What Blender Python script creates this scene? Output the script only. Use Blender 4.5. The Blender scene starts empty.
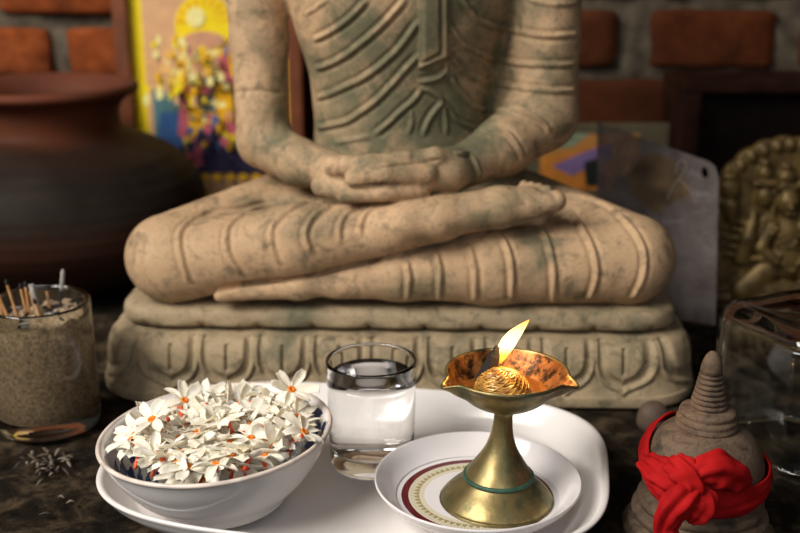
import bpy, bmesh, math, random
import numpy as np
from mathutils import Vector, Matrix, noise
from mathutils.bvhtree import BVHTree

random.seed(7)
rng = np.random.default_rng(7)
S = bpy.context.scene
COL = S.collection
PI = math.pi

# ------------------------------------------------------------------ camera
FPX, CAM_H, PITCH = 1080.0, 0.35, math.radians(17)
CP, SP = math.cos(PITCH), math.sin(PITCH)
CAM = np.array([0, 0, CAM_H])


def ray(u, v):
    a, b = (u - 400) / FPX, (266.5 - v) / FPX
    return np.array([a, CP + b * SP, -SP + b * CP])


def M(u, v, Y):                      # point seen at (u, v) on the plane y = Y
    d = ray(u, v)
    return CAM + d * (Y / d[1])


def Pz(u, v, z):                     # point seen at (u, v) at height z
    d = ray(u, v)
    return CAM + d * ((z - CAM_H) / d[2])


cam = bpy.data.cameras.new('camera')
cam.sensor_width = 36
cam.lens = FPX * 36 / 800
cam.clip_start = 0.02
co = bpy.data.objects.new('camera', cam)
COL.objects.link(co)
co.location = (0, 0, CAM_H)
co.rotation_euler = (PI / 2 - PITCH, 0, 0)
cam.dof.use_dof = True
cam.dof.focus_distance = 0.645
cam.dof.aperture_fstop = cam.lens / 1000 / 0.0088
S.camera = co

# ------------------------------------------------------------------ mesh helpers
ORG = {}


def link_mesh(name, V, F, mats, parent=None, smooth=True, mi=None, origin=None):
    V = np.asarray(V, float).reshape(-1, 3)
    base = np.zeros(3)
    if parent is not None:
        base = ORG[parent.name]
    elif origin is not None:
        base = np.asarray(origin, float)
    me = bpy.data.meshes.new(name)
    me.from_pydata((V - base).tolist(), [], F if isinstance(F, list) else F.tolist())
    if not isinstance(mats, (list, tuple)):
        mats = [mats]
    for m in mats:
        me.materials.append(m)
    if mi is not None:
        me.polygons.foreach_set('material_index', np.asarray(mi, dtype=np.int32))
    if smooth:
        me.polygons.foreach_set('use_smooth', np.ones(len(me.polygons), dtype=bool))
    me.update()
    o = bpy.data.objects.new(name, me)
    COL.objects.link(o)
    if parent is not None:
        o.parent = parent
        ORG[o.name] = base
    else:
        o.location = base
        ORG[o.name] = base
    return o


def tag(o, label, cat, group=None, kind=None):
    if label:
        o['label'] = label
    if cat:
        o['category'] = cat
    if group:
        o['group'] = group
    if kind:
        o['kind'] = kind
    return o


def thing(name, label, cat, loc, group=None):
    o = bpy.data.objects.new(name, None)
    o.empty_display_size = 0.02
    COL.objects.link(o)
    o.location = loc
    ORG[o.name] = np.asarray(loc, float)
    return tag(o, label, cat, group)


class MB:
    def __init__(s):
        s.V, s.F, s.I, s.n = [], [], [], 0

    def add(s, V, F, mi=0):
        V = np.asarray(V, float).reshape(-1, 3)
        s.V.append(V)
        s.F += [tuple(int(i) + s.n for i in f) for f in F]
        s.I += [mi] * len(F)
        s.n += len(V)
        return s

    def build(s, name, mats, parent=None, smooth=True, origin=None):
        return link_mesh(name, np.vstack(s.V), s.F, mats, parent, smooth, s.I, origin)


def grid_faces(n, m, wrap_m=True, wrap_n=False):
    F = []
    for i in range(n if wrap_n else n - 1):
        for j in range(m if wrap_m else m - 1):
            a, b = i * m + j, i * m + (j + 1) % m
            i2 = (i + 1) % n
            F.append((a, b, i2 * m + (j + 1) % m, i2 * m + j))
    return F


def lathe(prof, n=64, c=(0, 0, 0), rfun=None, closed=False):
    """prof: list of (r, z).  rfun(theta, r, z) may return an altered (r, z)."""
    V = []
    for r, z in prof:
        for j in range(n):
            t = 2 * PI * j / n
            rr, zz = (r, z) if rfun is None else rfun(t, r, z)
            V.append((c[0] + rr * math.cos(t), c[1] + rr * math.sin(t), c[2] + zz))
    return np.array(V), grid_faces(len(prof), n, True, closed)


def spline(pts, n):
    """Catmull-Rom through pts (any dimension), n samples."""
    P = np.asarray(pts, float)
    P = np.vstack([2 * P[0] - P[1], P, 2 * P[-1] - P[-2]])
    m = len(P) - 3
    out = []
    for k in range(n):
        x = k / (n - 1) * m
        i = min(int(x), m - 1)
        t = x - i
        a, b, c_, d = P[i], P[i + 1], P[i + 2], P[i + 3]
        out.append(0.5 * ((2 * b) + (-a + c_) * t + (2 * a - 5 * b + 4 * c_ - d) * t * t + (-a + 3 * b - 3 * c_ + d) * t ** 3))
    return np.array(out)


def tube(P, rad, n=10, cap=True, flat=1.0):
    P = np.asarray(P, float)
    k = len(P)
    rad = np.broadcast_to(np.asarray(rad, float), (k,))
    T = np.gradient(P, axis=0)
    T /= np.linalg.norm(T, axis=1)[:, None] + 1e-12
    up = np.array([0, 0, 1.0]) if abs(T[0][2]) < 0.9 else np.array([0, 1.0, 0])
    V = []
    N = np.cross(T[0], up)
    N /= np.linalg.norm(N)
    for i in range(k):
        N = N - T[i] * np.dot(N, T[i])
        N /= np.linalg.norm(N) + 1e-12
        B = np.cross(T[i], N)
        for j in range(n):
            t = 2 * PI * j / n
            V.append(P[i] + rad[i] * (N * math.cos(t) + flat * B * math.sin(t)))
    F = grid_faces(k, n)
    if cap:
        F.append(tuple(range(n - 1, -1, -1)))
        F.append(tuple((k - 1) * n + j for j in range(n)))
    return np.array(V), F


def box(x0, x1, y0, y1, z0, z1):
    V = [(x, y, z) for x in (x0, x1) for y in (y0, y1) for z in (z0, z1)]
    F = [(0, 1, 3, 2), (4, 6, 7, 5), (0, 4, 5, 1), (2, 3, 7, 6), (0, 2, 6, 4), (1, 5, 7, 3)]
    return np.array(V, float), F


def bevbox(x0, x1, y0, y1, z0, z1, w=0.003, seg=2):
    V, F = box(x0, x1, y0, y1, z0, z1)
    bm = bmesh.new()
    vs = [bm.verts.new(v) for v in V]
    for f in F:
        bm.faces.new([vs[i] for i in f])
    bmesh.ops.bevel(bm, geom=bm.edges[:], offset=w, segments=seg, profile=0.5, affect='EDGES')
    bm.verts.index_update()
    out = np.array([v.co[:] for v in bm.verts]), [tuple(v.index for v in f.verts) for f in bm.faces]
    bm.free()
    return out


def mod_solid(o, t, off=-1):
    m = o.modifiers.new('solid', 'SOLIDIFY')
    m.thickness = t
    m.offset = off
    return o


def mod_sub(o, k=1):
    m = o.modifiers.new('sub', 'SUBSURF')
    m.levels = m.render_levels = k
    return o


# ------------------------------------------------------------------ distance field modelling
class Field:
    def __init__(s, lo, hi, h):
        s.lo, s.h = np.asarray(lo, float), h
        s.n = np.ceil((np.asarray(hi) - s.lo) / h).astype(int) + 1
        s.ax = [(s.lo[i] + h * np.arange(s.n[i])).astype(np.float32) for i in range(3)]
        s.F = np.full(s.n, 1.0, np.float32)

    def like(s):
        o = Field.__new__(Field)
        o.lo, o.h, o.n, o.ax = s.lo, s.h, s.n, s.ax
        o.F = np.full(s.n, 1.0, np.float32)
        return o

    def _blk(s, lo, hi):
        i0 = np.clip(np.floor((lo - s.lo) / s.h).astype(int), 0, s.n)
        i1 = np.clip(np.ceil((hi - s.lo) / s.h).astype(int) + 1, 0, s.n)
        sl = tuple(slice(a, b) for a, b in zip(i0, i1))
        X = s.ax[0][sl[0]][:, None, None]
        Y = s.ax[1][sl[1]][None, :, None]
        Z = s.ax[2][sl[2]][None, None, :]
        return sl, X, Y, Z

    def _merge(s, sl, d, k):
        a = s.F[sl]
        if k <= 0:
            s.F[sl] = np.minimum(a, d)
        else:
            h = np.clip(0.5 + 0.5 * (a - d) / k, 0, 1)
            s.F[sl] = a + (d - a) * h - k * h * (1 - h)

    def rc(s, a, b, ra, rb=None, k=0.006, sy=1.0):
        """rounded cone a-b; sy < 1 flattens it in depth"""
        a, b = np.asarray(a, float), np.asarray(b, float)
        rb = ra if rb is None else rb
        m = max(ra, rb) + 3 * k + 4 * s.h
        sl, X, Y, Z = s._blk(np.minimum(a, b) - m, np.maximum(a, b) + m)
        yc = (a[1] + b[1]) / 2
        A, B = a.copy(), b.copy()
        A[1], B[1] = yc + (a[1] - yc) / sy, yc + (b[1] - yc) / sy
        Ys = (yc + (Y - yc) / sy).astype(np.float32)
        d = B - A
        L = max(float(d @ d), 1e-12)
        t = np.clip(((X - A[0]) * d[0] + (Ys - A[1]) * d[1] + (Z - A[2]) * d[2]) / L, 0, 1)
        D = np.sqrt((X - A[0] - t * d[0]) ** 2 + (Ys - A[1] - t * d[1]) ** 2 + (Z - A[2] - t * d[2]) ** 2) - (ra + (rb - ra) * t)
        s._merge(sl, (D * min(1, (1 + sy) / 2)).astype(np.float32), k)
        return s

    def ell(s, c, r, k=0.006):
        c, r = np.asarray(c, float), np.asarray(r, float)
        m = r + 3 * k + 4 * s.h
        sl, X, Y, Z = s._blk(c - m, c + m)
        x, y, z = (X - c[0]), (Y - c[1]), (Z - c[2])
        k0 = np.sqrt((x / r[0]) ** 2 + (y / r[1]) ** 2 + (z / r[2]) ** 2)
        k1 = np.sqrt((x / r[0] ** 2) ** 2 + (y / r[1] ** 2) ** 2 + (z / r[2] ** 2) ** 2) + 1e-9
        s._merge(sl, (k0 * (k0 - 1) / k1).astype(np.float32), k)
        return s

    def chain(s, pts, rs, k=0.006, sy=1.0):
        for i in range(len(pts) - 1):
            s.rc(pts[i], pts[i + 1], rs[i], rs[i + 1], k, sy)
        return s

    def join(s, o, k=0.004):
        h = np.clip(0.5 + 0.5 * (s.F - o.F) / k, 0, 1)
        s.F = s.F + (o.F - s.F) * h - k * h * (1 - h)
        return s

    def mesh(s):
        """naive surface nets"""
        F = s.F
        I = F < 0
        n = np.array(F.shape) - 1
        cnt = np.zeros(n, np.int8)
        offs = [(i, j, k) for i in (0, 1) for j in (0, 1) for k in (0, 1)]
        for i, j, k in offs:
            cnt += I[i:n[0] + i, j:n[1] + j, k:n[2] + k]
        act = np.argwhere((cnt > 0) & (cnt < 8))
        idx = np.full(n, -1, np.int32)
        idx[tuple(act.T)] = np.arange(len(act))
        c = {o: F[act[:, 0] + o[0], act[:, 1] + o[1], act[:, 2] + o[2]] for o in offs}
        acc = np.zeros((len(act), 3))
        num = np.zeros(len(act))
        for o in offs:
            for ax in range(3):
                if o[ax]:
                    continue
                q = list(o)
                q[ax] = 1
                a, b = c[o], c[tuple(q)]
                cr = (a < 0) != (b < 0)
                t = np.where(cr, a / np.where(cr, a - b, 1), 0)
                p = np.tile(np.array(o, float), (len(act), 1))
                p[:, ax] = t
                acc += p * cr[:, None]
                num += cr
        V = s.lo + s.h * (act + acc / num[:, None])
        Q = []
        for ax in range(3):
            sl0 = [slice(None)] * 3
            sl1 = [slice(None)] * 3
            sl0[ax] = slice(0, -1)
            sl1[ax] = slice(1, None)
            A, B = I[tuple(sl0)], I[tuple(sl1)]
            e = np.argwhere(A != B)
            u, w = [x for x in range(3) if x != ax]
            ok = (e[:, u] > 0) & (e[:, w] > 0) & (e[:, u] < F.shape[u] - 1) & (e[:, w] < F.shape[w] - 1)
            e = e[ok]
            flip = A[tuple(e.T)]
            if ax == 1:
                flip = ~flip
            q = []
            for du, dw in ((1, 1), (0, 1), (0, 0), (1, 0)):
                f = e.copy()
                f[:, u] -= du
                f[:, w] -= dw
                q.append(idx[tuple(f.T)])
            q = np.stack(q, 1)
            q[~flip] = q[~flip][:, ::-1]
            Q.append(q)
        Q = np.vstack(Q)
        Q = Q[(Q >= 0).all(1)]
        return V, Q


def relax(V, Q, it=2, lam=0.5):
    E = np.vstack([Q[:, [0, 1]], Q[:, [1, 2]], Q[:, [2, 3]], Q[:, [3, 0]]])
    E = np.vstack([E, E[:, ::-1]])
    deg = np.bincount(E[:, 0], minlength=len(V)).astype(float)
    deg[deg == 0] = 1
    for _ in range(it):
        A = np.stack([np.bincount(E[:, 0], weights=V[E[:, 1], i], minlength=len(V)) for i in range(3)], 1)
        V = V + lam * (A / deg[:, None] - V)
    return V


def normals(V, Q):
    n = np.cross(V[Q[:, 2]] - V[Q[:, 0]], V[Q[:, 3]] - V[Q[:, 1]])
    N = np.zeros_like(V)
    for j in range(4):
        for i in range(3):
            N[:, i] += np.bincount(Q[:, j], weights=n[:, i], minlength=len(V))
    return N / (np.linalg.norm(N, axis=1)[:, None] + 1e-12)


def seg_dist(V, P):
    """min distance of each V to polyline P, and the distance along it to its nearer end"""
    D = np.full(len(V), 9.0)
    E = np.zeros(len(V))
    ls = np.linalg.norm(np.diff(P, axis=0), axis=1)
    cum = np.concatenate([[0], np.cumsum(ls)])
    for i, (a, b) in enumerate(zip(P[:-1], P[1:])):
        m = 0.012
        sel = np.where(((V > np.minimum(a, b) - m) & (V < np.maximum(a, b) + m)).all(1))[0]
        if not len(sel):
            continue
        d = b - a
        t = np.clip(((V[sel] - a) @ d) / (d @ d + 1e-15), 0, 1)
        q = np.linalg.norm(V[sel] - a - t[:, None] * d, axis=1)
        c = q < D[sel]
        D[sel[c]] = q[c]
        s_ = cum[i] + t[c] * ls[i]
        E[sel[c]] = np.minimum(s_, cum[-1] - s_)
    return D, E


def to_px(V):
    d = V - CAM
    dep = d[:, 1] * CP - d[:, 2] * SP
    return np.stack([400 + FPX * d[:, 0] / dep, 266.5 - FPX * (d[:, 1] * SP + d[:, 2] * CP) / dep], 1)


# ------------------------------------------------------------------ materials
class NT:
    def __init__(s, name):
        s.m = bpy.data.materials.new(name)
        s.m.use_nodes = True
        s.t = s.m.node_tree
        s.b = s.t.nodes['Principled BSDF']
        s.out = s.t.nodes['Material Output']
        s.tc = s.t.nodes.new('ShaderNodeTexCoord')

    def n(s, typ, **kw):
        x = s.t.nodes.new('ShaderNode' + typ)
        for k, v in kw.items():
            if k in x.inputs:
                s.set(x.inputs[k], v)
            else:
                setattr(x, k, v)
        return x

    def set(s, sock, v):
        if isinstance(v, bpy.types.NodeSocket):
            s.t.links.new(v, sock)
        elif hasattr(sock, 'default_value'):
            if sock.type == 'RGBA' and len(v) == 3:
                v = (*v, 1)
            sock.default_value = v

    def noise(s, scale, detail=4, rough=0.55, vec=None, dist=0.0):
        x = s.n('TexNoise', Scale=scale, Detail=detail, Roughness=rough, Distortion=dist)
        s.t.links.new(vec or s.tc.outputs['Object'], x.inputs['Vector'])
        return x.outputs['Fac']

    def ramp(s, fac, stops, interp='LINEAR'):
        x = s.n('ValToRGB')
        cr = x.color_ramp
        cr.interpolation = interp
        while len(cr.elements) < len(stops):
            cr.elements.new(0.5)
        for e, (p, c) in zip(cr.elements, stops):
            e.position = p
            e.color = (*c, 1) if not isinstance(c, (int, float)) else (c, c, c, 1)
        s.t.links.new(fac, x.inputs['Fac'])
        return x.outputs['Color']

    def mix(s, fac, a, b):
        x = s.t.nodes.new('ShaderNodeMix')
        x.data_type = 'RGBA'
        s.set(x.inputs[0], fac)
        s.set(x.inputs[6], a)
        s.set(x.inputs[7], b)
        return x.outputs[2]

    def math(s, op, a, b=0.0, c=0.0):
        x = s.n('Math', operation=op)
        for i, v in enumerate((a, b, c)):
            s.set(x.inputs[i], v)
        return x.outputs[0]

    def bump(s, h, strength=0.3, dist=0.002):
        x = s.n('Bump', Strength=strength, Distance=dist, Height=h)
        s.t.links.new(x.outputs['Normal'], s.b.inputs['Normal'])
        return x

    def p(s, **kw):
        for k, v in kw.items():
            s.set(s.b.inputs[k.replace('_', ' ')], v)
        return s


def simple(name, col, rough=0.5, metal=0.0, var=0.15, scale=60, bump=0.0, bscale=300, spec=0.5, **kw):
    t = NT(name)
    dark = tuple(c * (1 - var) for c in col)
    lite = tuple(min(1, c * (1 + var)) for c in col)
    c = t.ramp(t.noise(scale), [(0.3, dark), (0.7, lite)])
    t.p(Base_Color=c, Roughness=rough, Metallic=metal, Specular_IOR_Level=spec, **kw)
    if bump:
        t.bump(t.noise(bscale, 5), bump, 0.001)
    return t.m


def stone_mat(name, light, mid, stain, moss, moss_centre=None, moss_r=0.1, bump=0.35):
    t = NT(name)
    n1 = t.noise(28, 6, 0.6)
    c = t.ramp(n1, [(0.32, mid), (0.62, light)])
    n2 = t.noise(55, 6, 0.68, dist=0.6)
    c = t.mix(t.ramp(n2, [(0.50, 0.0), (0.66, 0.8)]), c, stain)
    n3 = t.noise(17, 5, 0.62, dist=0.4)
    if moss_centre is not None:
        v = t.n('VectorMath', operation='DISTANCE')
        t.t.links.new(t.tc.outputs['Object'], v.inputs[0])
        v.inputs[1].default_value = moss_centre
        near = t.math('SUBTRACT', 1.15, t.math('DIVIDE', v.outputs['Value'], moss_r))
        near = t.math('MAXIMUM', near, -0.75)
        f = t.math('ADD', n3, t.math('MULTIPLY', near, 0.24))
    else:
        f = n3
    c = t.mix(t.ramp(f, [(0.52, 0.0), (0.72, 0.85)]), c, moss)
    sp = t.noise(420, 3, 0.6)
    c = t.mix(t.ramp(sp, [(0.3, 0.35), (0.45, 0.0)]), c, tuple(x * 0.35 for x in stain))
    t.p(Base_Color=c, Roughness=0.72, Specular_IOR_Level=0.35)
    t.bump(t.math('ADD', t.noise(260, 6, 0.65), t.math('MULTIPLY', t.noise(70, 4), 0.8)), bump, 0.0016)
    return t.m


def glass_mat(name, col=(0.97, 0.99, 0.98), rough=0.0, ior=1.5):
    t = NT(name)
    t.p(Base_Color=col, Roughness=rough, IOR=ior, Transmission_Weight=1.0)
    return t.m


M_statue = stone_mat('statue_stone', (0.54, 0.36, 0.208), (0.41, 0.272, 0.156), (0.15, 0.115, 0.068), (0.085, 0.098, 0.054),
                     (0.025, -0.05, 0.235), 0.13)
M_plinth = stone_mat('plinth_stone', (0.40, 0.305, 0.185), (0.28, 0.22, 0.135), (0.10, 0.085, 0.052), (0.085, 0.092, 0.055))
M_porcelain = simple('white_porcelain', (0.80, 0.765, 0.755), 0.12, var=0.04, scale=14, spec=0.5)
M_tray = simple('white_melamine', (0.80, 0.765, 0.745), 0.16, var=0.04, scale=9, spec=0.5)
M_glass = glass_mat('clear_glass', (1, 1, 1), 0.0, 1.45)
M_water = glass_mat('water', (1, 1, 1), 0.0, 1.333)
M_thickglass = glass_mat('thick_glass', (0.90, 0.94, 0.95))
M_dustyglass = glass_mat('dusty_glass', (0.86, 0.88, 0.84), 0.06)


def mk_brass():
    t = NT('aged_brass')
    c = t.ramp(t.noise(45, 5, 0.6), [(0.3, (0.20, 0.150, 0.062)), (0.65, (0.40, 0.310, 0.135))])
    st = t.n('Mapping')
    st.inputs['Scale'].default_value = (1, 1, 0.12)
    t.t.links.new(t.tc.outputs['Object'], st.inputs['Vector'])
    n = t.noise(70, 6, 0.65, vec=st.outputs['Vector'], dist=0.3)
    c = t.mix(t.ramp(n, [(0.45, 0.0), (0.66, 0.85)]), c, (0.085, 0.100, 0.048))
    n2 = t.noise(38, 5, 0.6)
    c = t.mix(t.ramp(n2, [(0.56, 0.0), (0.68, 0.75)]), c, (0.04, 0.10, 0.065))
    t.p(Base_Color=c, Roughness=t.ramp(n, [(0.3, 0.28), (0.7, 0.52)]), Metallic=0.8)
    t.bump(t.noise(300, 4), 0.12, 0.0006)
    return t.m


M_brass = mk_brass()
M_verdigris = simple('verdigris', (0.03, 0.085, 0.055), 0.6, 0.2, 0.4, 160, 0.3)


def mk_pot():
    t = NT('fired_clay')
    sx = t.n('SeparateXYZ')
    t.t.links.new(t.tc.outputs['Object'], sx.inputs[0])
    z = t.math('ADD', sx.outputs['Z'], t.math('MULTIPLY', t.noise(18, 4), 0.02))
    # bands of terracotta slip and soot-blackened clay, as fired
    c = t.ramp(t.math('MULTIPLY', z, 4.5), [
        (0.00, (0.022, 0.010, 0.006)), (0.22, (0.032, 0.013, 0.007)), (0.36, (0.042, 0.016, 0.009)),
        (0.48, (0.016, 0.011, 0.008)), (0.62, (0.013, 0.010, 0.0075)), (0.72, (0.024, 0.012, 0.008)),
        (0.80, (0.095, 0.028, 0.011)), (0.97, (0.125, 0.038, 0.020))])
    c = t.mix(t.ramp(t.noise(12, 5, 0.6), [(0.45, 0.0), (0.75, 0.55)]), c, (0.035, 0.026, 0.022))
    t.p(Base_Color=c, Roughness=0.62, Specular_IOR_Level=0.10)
    t.bump(t.noise(90, 5), 0.15, 0.001)
    return t.m


M_pot = mk_pot()


def mk_ground():
    t = NT('worn_stone_ledge')
    c = t.ramp(t.noise(30, 8, 0.7, dist=0.5), [(0.38, (0.005, 0.004, 0.003)), (0.50, (0.020, 0.0145, 0.009)), (0.64, (0.085, 0.060, 0.036))])
    t.p(Base_Color=c, Roughness=0.85, Specular_IOR_Level=0.08)
    t.bump(t.math('ADD', t.noise(90, 8, 0.7), t.math('MULTIPLY', t.noise(28, 5), 1.2)), 0.8, 0.004)
    return t.m


M_ground = mk_ground()


def mk_brick(name, A_, B_, C_, D_):
    t = NT(name)
    oi = t.noise(5.5, 2)
    c = t.ramp(t.noise(32, 7, 0.65), [(0.3, A_), (0.55, B_), (0.78, C_)])
    c = t.mix(t.ramp(oi, [(0.35, 0.0), (0.7, 0.6)]), c, D_)
    t.p(Base_Color=c, Roughness=0.9, Specular_IOR_Level=0.08)
    t.bump(t.noise(120, 7, 0.7), 0.6, 0.003)
    return t.m


M_brick = mk_brick('shaded_brick', (0.045, 0.013, 0.005), (0.10, 0.026, 0.008), (0.15, 0.046, 0.017), (0.055, 0.020, 0.010))  # right-hand courses: the shade on that side is put into the brick colour
M_brick2 = mk_brick('lit_brick', (0.10, 0.025, 0.008), (0.25, 0.058, 0.015), (0.36, 0.105, 0.032), (0.14, 0.042, 0.018))  # left-hand courses: the stronger light there is painted in as brighter orange
M_mortar = simple('lime_mortar', (0.095, 0.075, 0.052), 0.9, var=0.5, scale=45, bump=0.9, bscale=110, spec=0.2)
M_wood = simple('dark_wood', (0.026, 0.009, 0.005), 0.7, var=0.5, scale=25, bump=0.2, spec=0.12)
M_rwood = simple('red_brown_wood', (0.16, 0.045, 0.014), 0.5, var=0.35, scale=25, bump=0.15)
M_soot = simple('soot', (0.012, 0.010, 0.009), 0.9, var=0.4, scale=300, bump=0.6, bscale=900)
M_red = None


def mk_cloth():
    t = NT('red_cloth')
    c = t.ramp(t.noise(70, 5), [(0.3, (0.30, 0.004, 0.006)), (0.7, (0.46, 0.010, 0.010))])
    t.p(Base_Color=c, Roughness=0.75, Specular_IOR_Level=0.12)
    t.bump(t.math('ADD', t.noise(1400, 2), t.noise(160, 4)), 0.3, 0.0008)
    return t.m


M_red = mk_cloth()
M_stupa = stone_mat('stupa_stone', (0.17, 0.112, 0.072), (0.085, 0.058, 0.038), (0.022, 0.017, 0.013), (0.020, 0.016, 0.012), bump=0.55)
M_sand = simple('ash_and_sand', (0.30, 0.215, 0.13), 0.95, var=0.5, scale=420, bump=0.8, bscale=700)
M_petal = None


def mk_petal():
    t = NT('petal')
    c = t.ramp(t.noise(120, 3), [(0.3, (0.84, 0.76, 0.58)), (0.7, (0.92, 0.88, 0.76))])
    c = t.mix(t.ramp(t.noise(45, 3), [(0.56, 0.0), (0.76, 0.5)]), c, (0.80, 0.60, 0.46))
    t.p(Base_Color=c, Roughness=0.55, Specular_IOR_Level=0.3, Subsurface_Weight=0.25, Subsurface_Radius=(0.004, 0.003, 0.002), Subsurface_Scale=0.6)
    t.bump(t.noise(500, 3), 0.25, 0.0005)
    return t.m


M_petal = mk_petal()
M_orange = simple('orange_tube', (0.80, 0.10, 0.018), 0.5, var=0.3, scale=150)
M_orange_eye = simple('orange_eye', (0.85, 0.22, 0.01), 0.5, var=0.3, scale=300)


def emis(name, stops, strength, axis='Z', lo=0, hi=1):
    t = NT(name)
    sx = t.n('SeparateXYZ')
    t.t.links.new(t.tc.outputs['Object'], sx.inputs[0])
    f = t.math('DIVIDE', t.math('SUBTRACT', sx.outputs[axis], lo), hi - lo)
    c = t.ramp(f, stops)
    t.p(Base_Color=(0, 0, 0), Emission_Color=c, Emission_Strength=strength, Specular_IOR_Level=0.0)
    return t.m


# ------------------------------------------------------------------ setting: ledge and brick wall
gx, gy = np.meshgrid(np.linspace(-0.95, 0.95, 150), np.linspace(0.2, 1.36, 100))
gz = np.array([noise.fractal(Vector((x * 14, y * 14, 0)), 1.0, 2.0, 4) for x, y in zip(gx.ravel(), gy.ravel())]) * 0.0012 - 0.0022
V = np.stack([gx.ravel(), gy.ravel(), np.minimum(gz, -0.0002)], 1)
fl = link_mesh('floor', V, grid_faces(100, 150, False), M_ground)
mod_solid(fl, 0.03, -1)
tag(fl, 'dark rough worn stone ledge of the shrine', None, kind='structure')

WY = 1.30
wb = MB()
nx, nz = 240, 110
X, Z = np.meshgrid(np.linspace(-0.95, 0.95, nx), np.linspace(-0.03, 0.75, nz))
Yv = np.array([WY + 0.010 + 0.006 * noise.fractal(Vector((x * 30, 3.1, z * 30)), 1.0, 2.0, 5) for x, z in zip(X.ravel(), Z.ravel())])
wb.add(np.stack([X.ravel(), Yv, Z.ravel()], 1), grid_faces(nz, nx, False), 1)
V_, F_ = box(-0.95, 0.95, WY + 0.03, WY + 0.06, -0.03, 0.75)
wb.add(V_, F_, 1)


def brick(x0, x1, z0, z1, mi=0):
    nxb, nzb, ny = 16, 9, 4
    bm = bmesh.new()
    V_, F_ = box(x0, x1, WY, WY + 0.05, z0, z1)
    vs = [bm.verts.new(v) for v in V_]
    for f in F_:
        bm.faces.new([vs[i] for i in f])
    bmesh.ops.subdivide_edges(bm, edges=bm.edges[:], cuts=8, use_grid_fill=True)
    c = Vector(((x0 + x1) / 2, WY + 0.025, (z0 + z1) / 2))
    dy = random.uniform(-0.004, 0.004)
    rot = random.uniform(-0.012, 0.012)
    hx, hz, r = (x1 - x0) / 2, (z1 - z0) / 2, 0.008
    seed = Vector((random.random() * 50, 0, random.random() * 50))
    for v in bm.verts:
        p = v.co - c
        ex, ez, ey = max(0, abs(p.x) - hx + r), max(0, abs(p.z) - hz + r), max(0, -p.y - 0.025 + r)
        q = Vector((min(abs(p.x), hx - r), max(p.y, -0.025 + r), min(abs(p.z), hz - r)))
        e = Vector((ex, ey, ez))
        if e.length > r:
            e *= r / e.length
        p = Vector((math.copysign(q.x + e.x, p.x), q.y - e.y, math.copysign(q.z + e.z, p.z)))
        w = c + p
        k = noise.fractal(w * 40 + seed, 1.0, 2.0, 4) * 0.0028
        p += p.normalized() * k
        p = Vector((p.x * math.cos(rot) - p.z * math.sin(rot), p.y + dy, p.z * math.cos(rot) + p.x * math.sin(rot)))
        v.co = c + p
    bm.verts.index_update()
    wb.add(np.array([v.co[:] for v in bm.verts]), [tuple(v.index for v in f.verts) for f in bm.faces], mi)
    bm.free()


for k in range(-3, 6):                                   # right-hand courses
    z0 = 0.199 + 0.083 * k
    if k == -1:
        z0 += 0.002
    x = 0.118 - (0.07 if k % 2 else 0) - 0.161 - 0.022
    while x < 0.95:
        g = 0.022 if k % 2 == 0 else 0.012
        brick(x + random.uniform(0, 0.004), min(x + 0.150, 0.96), z0 + 0.0, z0 + 0.070 + random.uniform(-0.003, 0.002))
        x += 0.150 + g + random.uniform(0, 0.006) + (0.011 if abs(x - 0.118) < 0.02 and k == 0 else 0)
for k in range(-3, 8):                                   # left-hand courses, a little thinner
    z0 = 0.190 + 0.072 * k
    x = -0.205 - (0.075 if k % 2 else 0)
    if k % 2:
        brick(-0.275, -0.21, z0, z0 + 0.056, 2)
    while x > -0.95:
        brick(max(x - 0.19, -0.96), x - random.uniform(0, 0.004), z0, z0 + 0.055 + random.uniform(-0.003, 0.003), 2)
        x -= 0.19 + 0.020
tag(wb.build('wall_back', [M_brick, M_mortar, M_brick2]), 'rough red brick wall with crumbling mortar behind the altar', None, kind='structure')

# ------------------------------------------------------------------ seated stone statue
st = thing('stone_statue', 'weathered stone statue of a seated meditating figure on a carved lotus plinth', 'statue', (0, 0.885, 0))
H_ = 0.00135
A = Field((-0.245, 0.755, 0.066), (0.245, 0.985, 0.615), H_)
# torso, arms, head
A.rc((0.0, 0.895, 0.115), (0.0, 0.895, 0.21), 0.078, 0.068, 0.01, 0.72)
A.rc((0.0, 0.895, 0.20), (0.0, 0.895, 0.31), 0.0665, 0.088, 0.012, 0.72)
A.rc((0.0, 0.897, 0.31), (0.0, 0.90, 0.36), 0.088, 0.092, 0.012, 0.7)
A.rc((-0.085, 0.905, 0.385), (0.085, 0.905, 0.385), 0.040, 0.040, 0.03, 0.9)
A.rc((0, 0.90, 0.40), (0, 0.895, 0.45), 0.033, 0.030, 0.02)
A.ell((0, 0.887, 0.505), (0.048, 0.054, 0.062), 0.01)
A.ell((0, 0.893, 0.572), (0.026, 0.027, 0.024), 0.012)
A.rc((0, 0.834, 0.515), (0, 0.828, 0.492), 0.004, 0.008, 0.006)
A.rc((-0.013, 0.838, 0.473), (0.013, 0.838, 0.473), 0.005, 0.005, 0.006)
for sx_ in (-1, 1):
    A.rc((sx_ * 0.050, 0.892, 0.52), (sx_ * 0.047, 0.890, 0.465), 0.008, 0.007, 0.004)
    A.rc((sx_ * 0.010, 0.838, 0.523), (sx_ * 0.030, 0.846, 0.524), 0.005, 0.004, 0.006)
A.rc((0.078, 0.915, 0.15), (0.092, 0.918, 0.37), 0.026, 0.030, 0.012)
A.chain([(-0.120, 0.905, 0.385), M(259, 40, 0.893), M(263, 138, 0.880)], [0.030, 0.0225, 0.0215], 0.007)
A.chain([M(265, 143, 0.878), M(300, 163, 0.850), M(345, 173, 0.818)], [0.0215, 0.018, 0.0135], 0.007)
A.chain([(0.118, 0.905, 0.385), M(543, 40, 0.893), M(541, 112, 0.885)], [0.034, 0.0285, 0.0305], 0.008)
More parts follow.
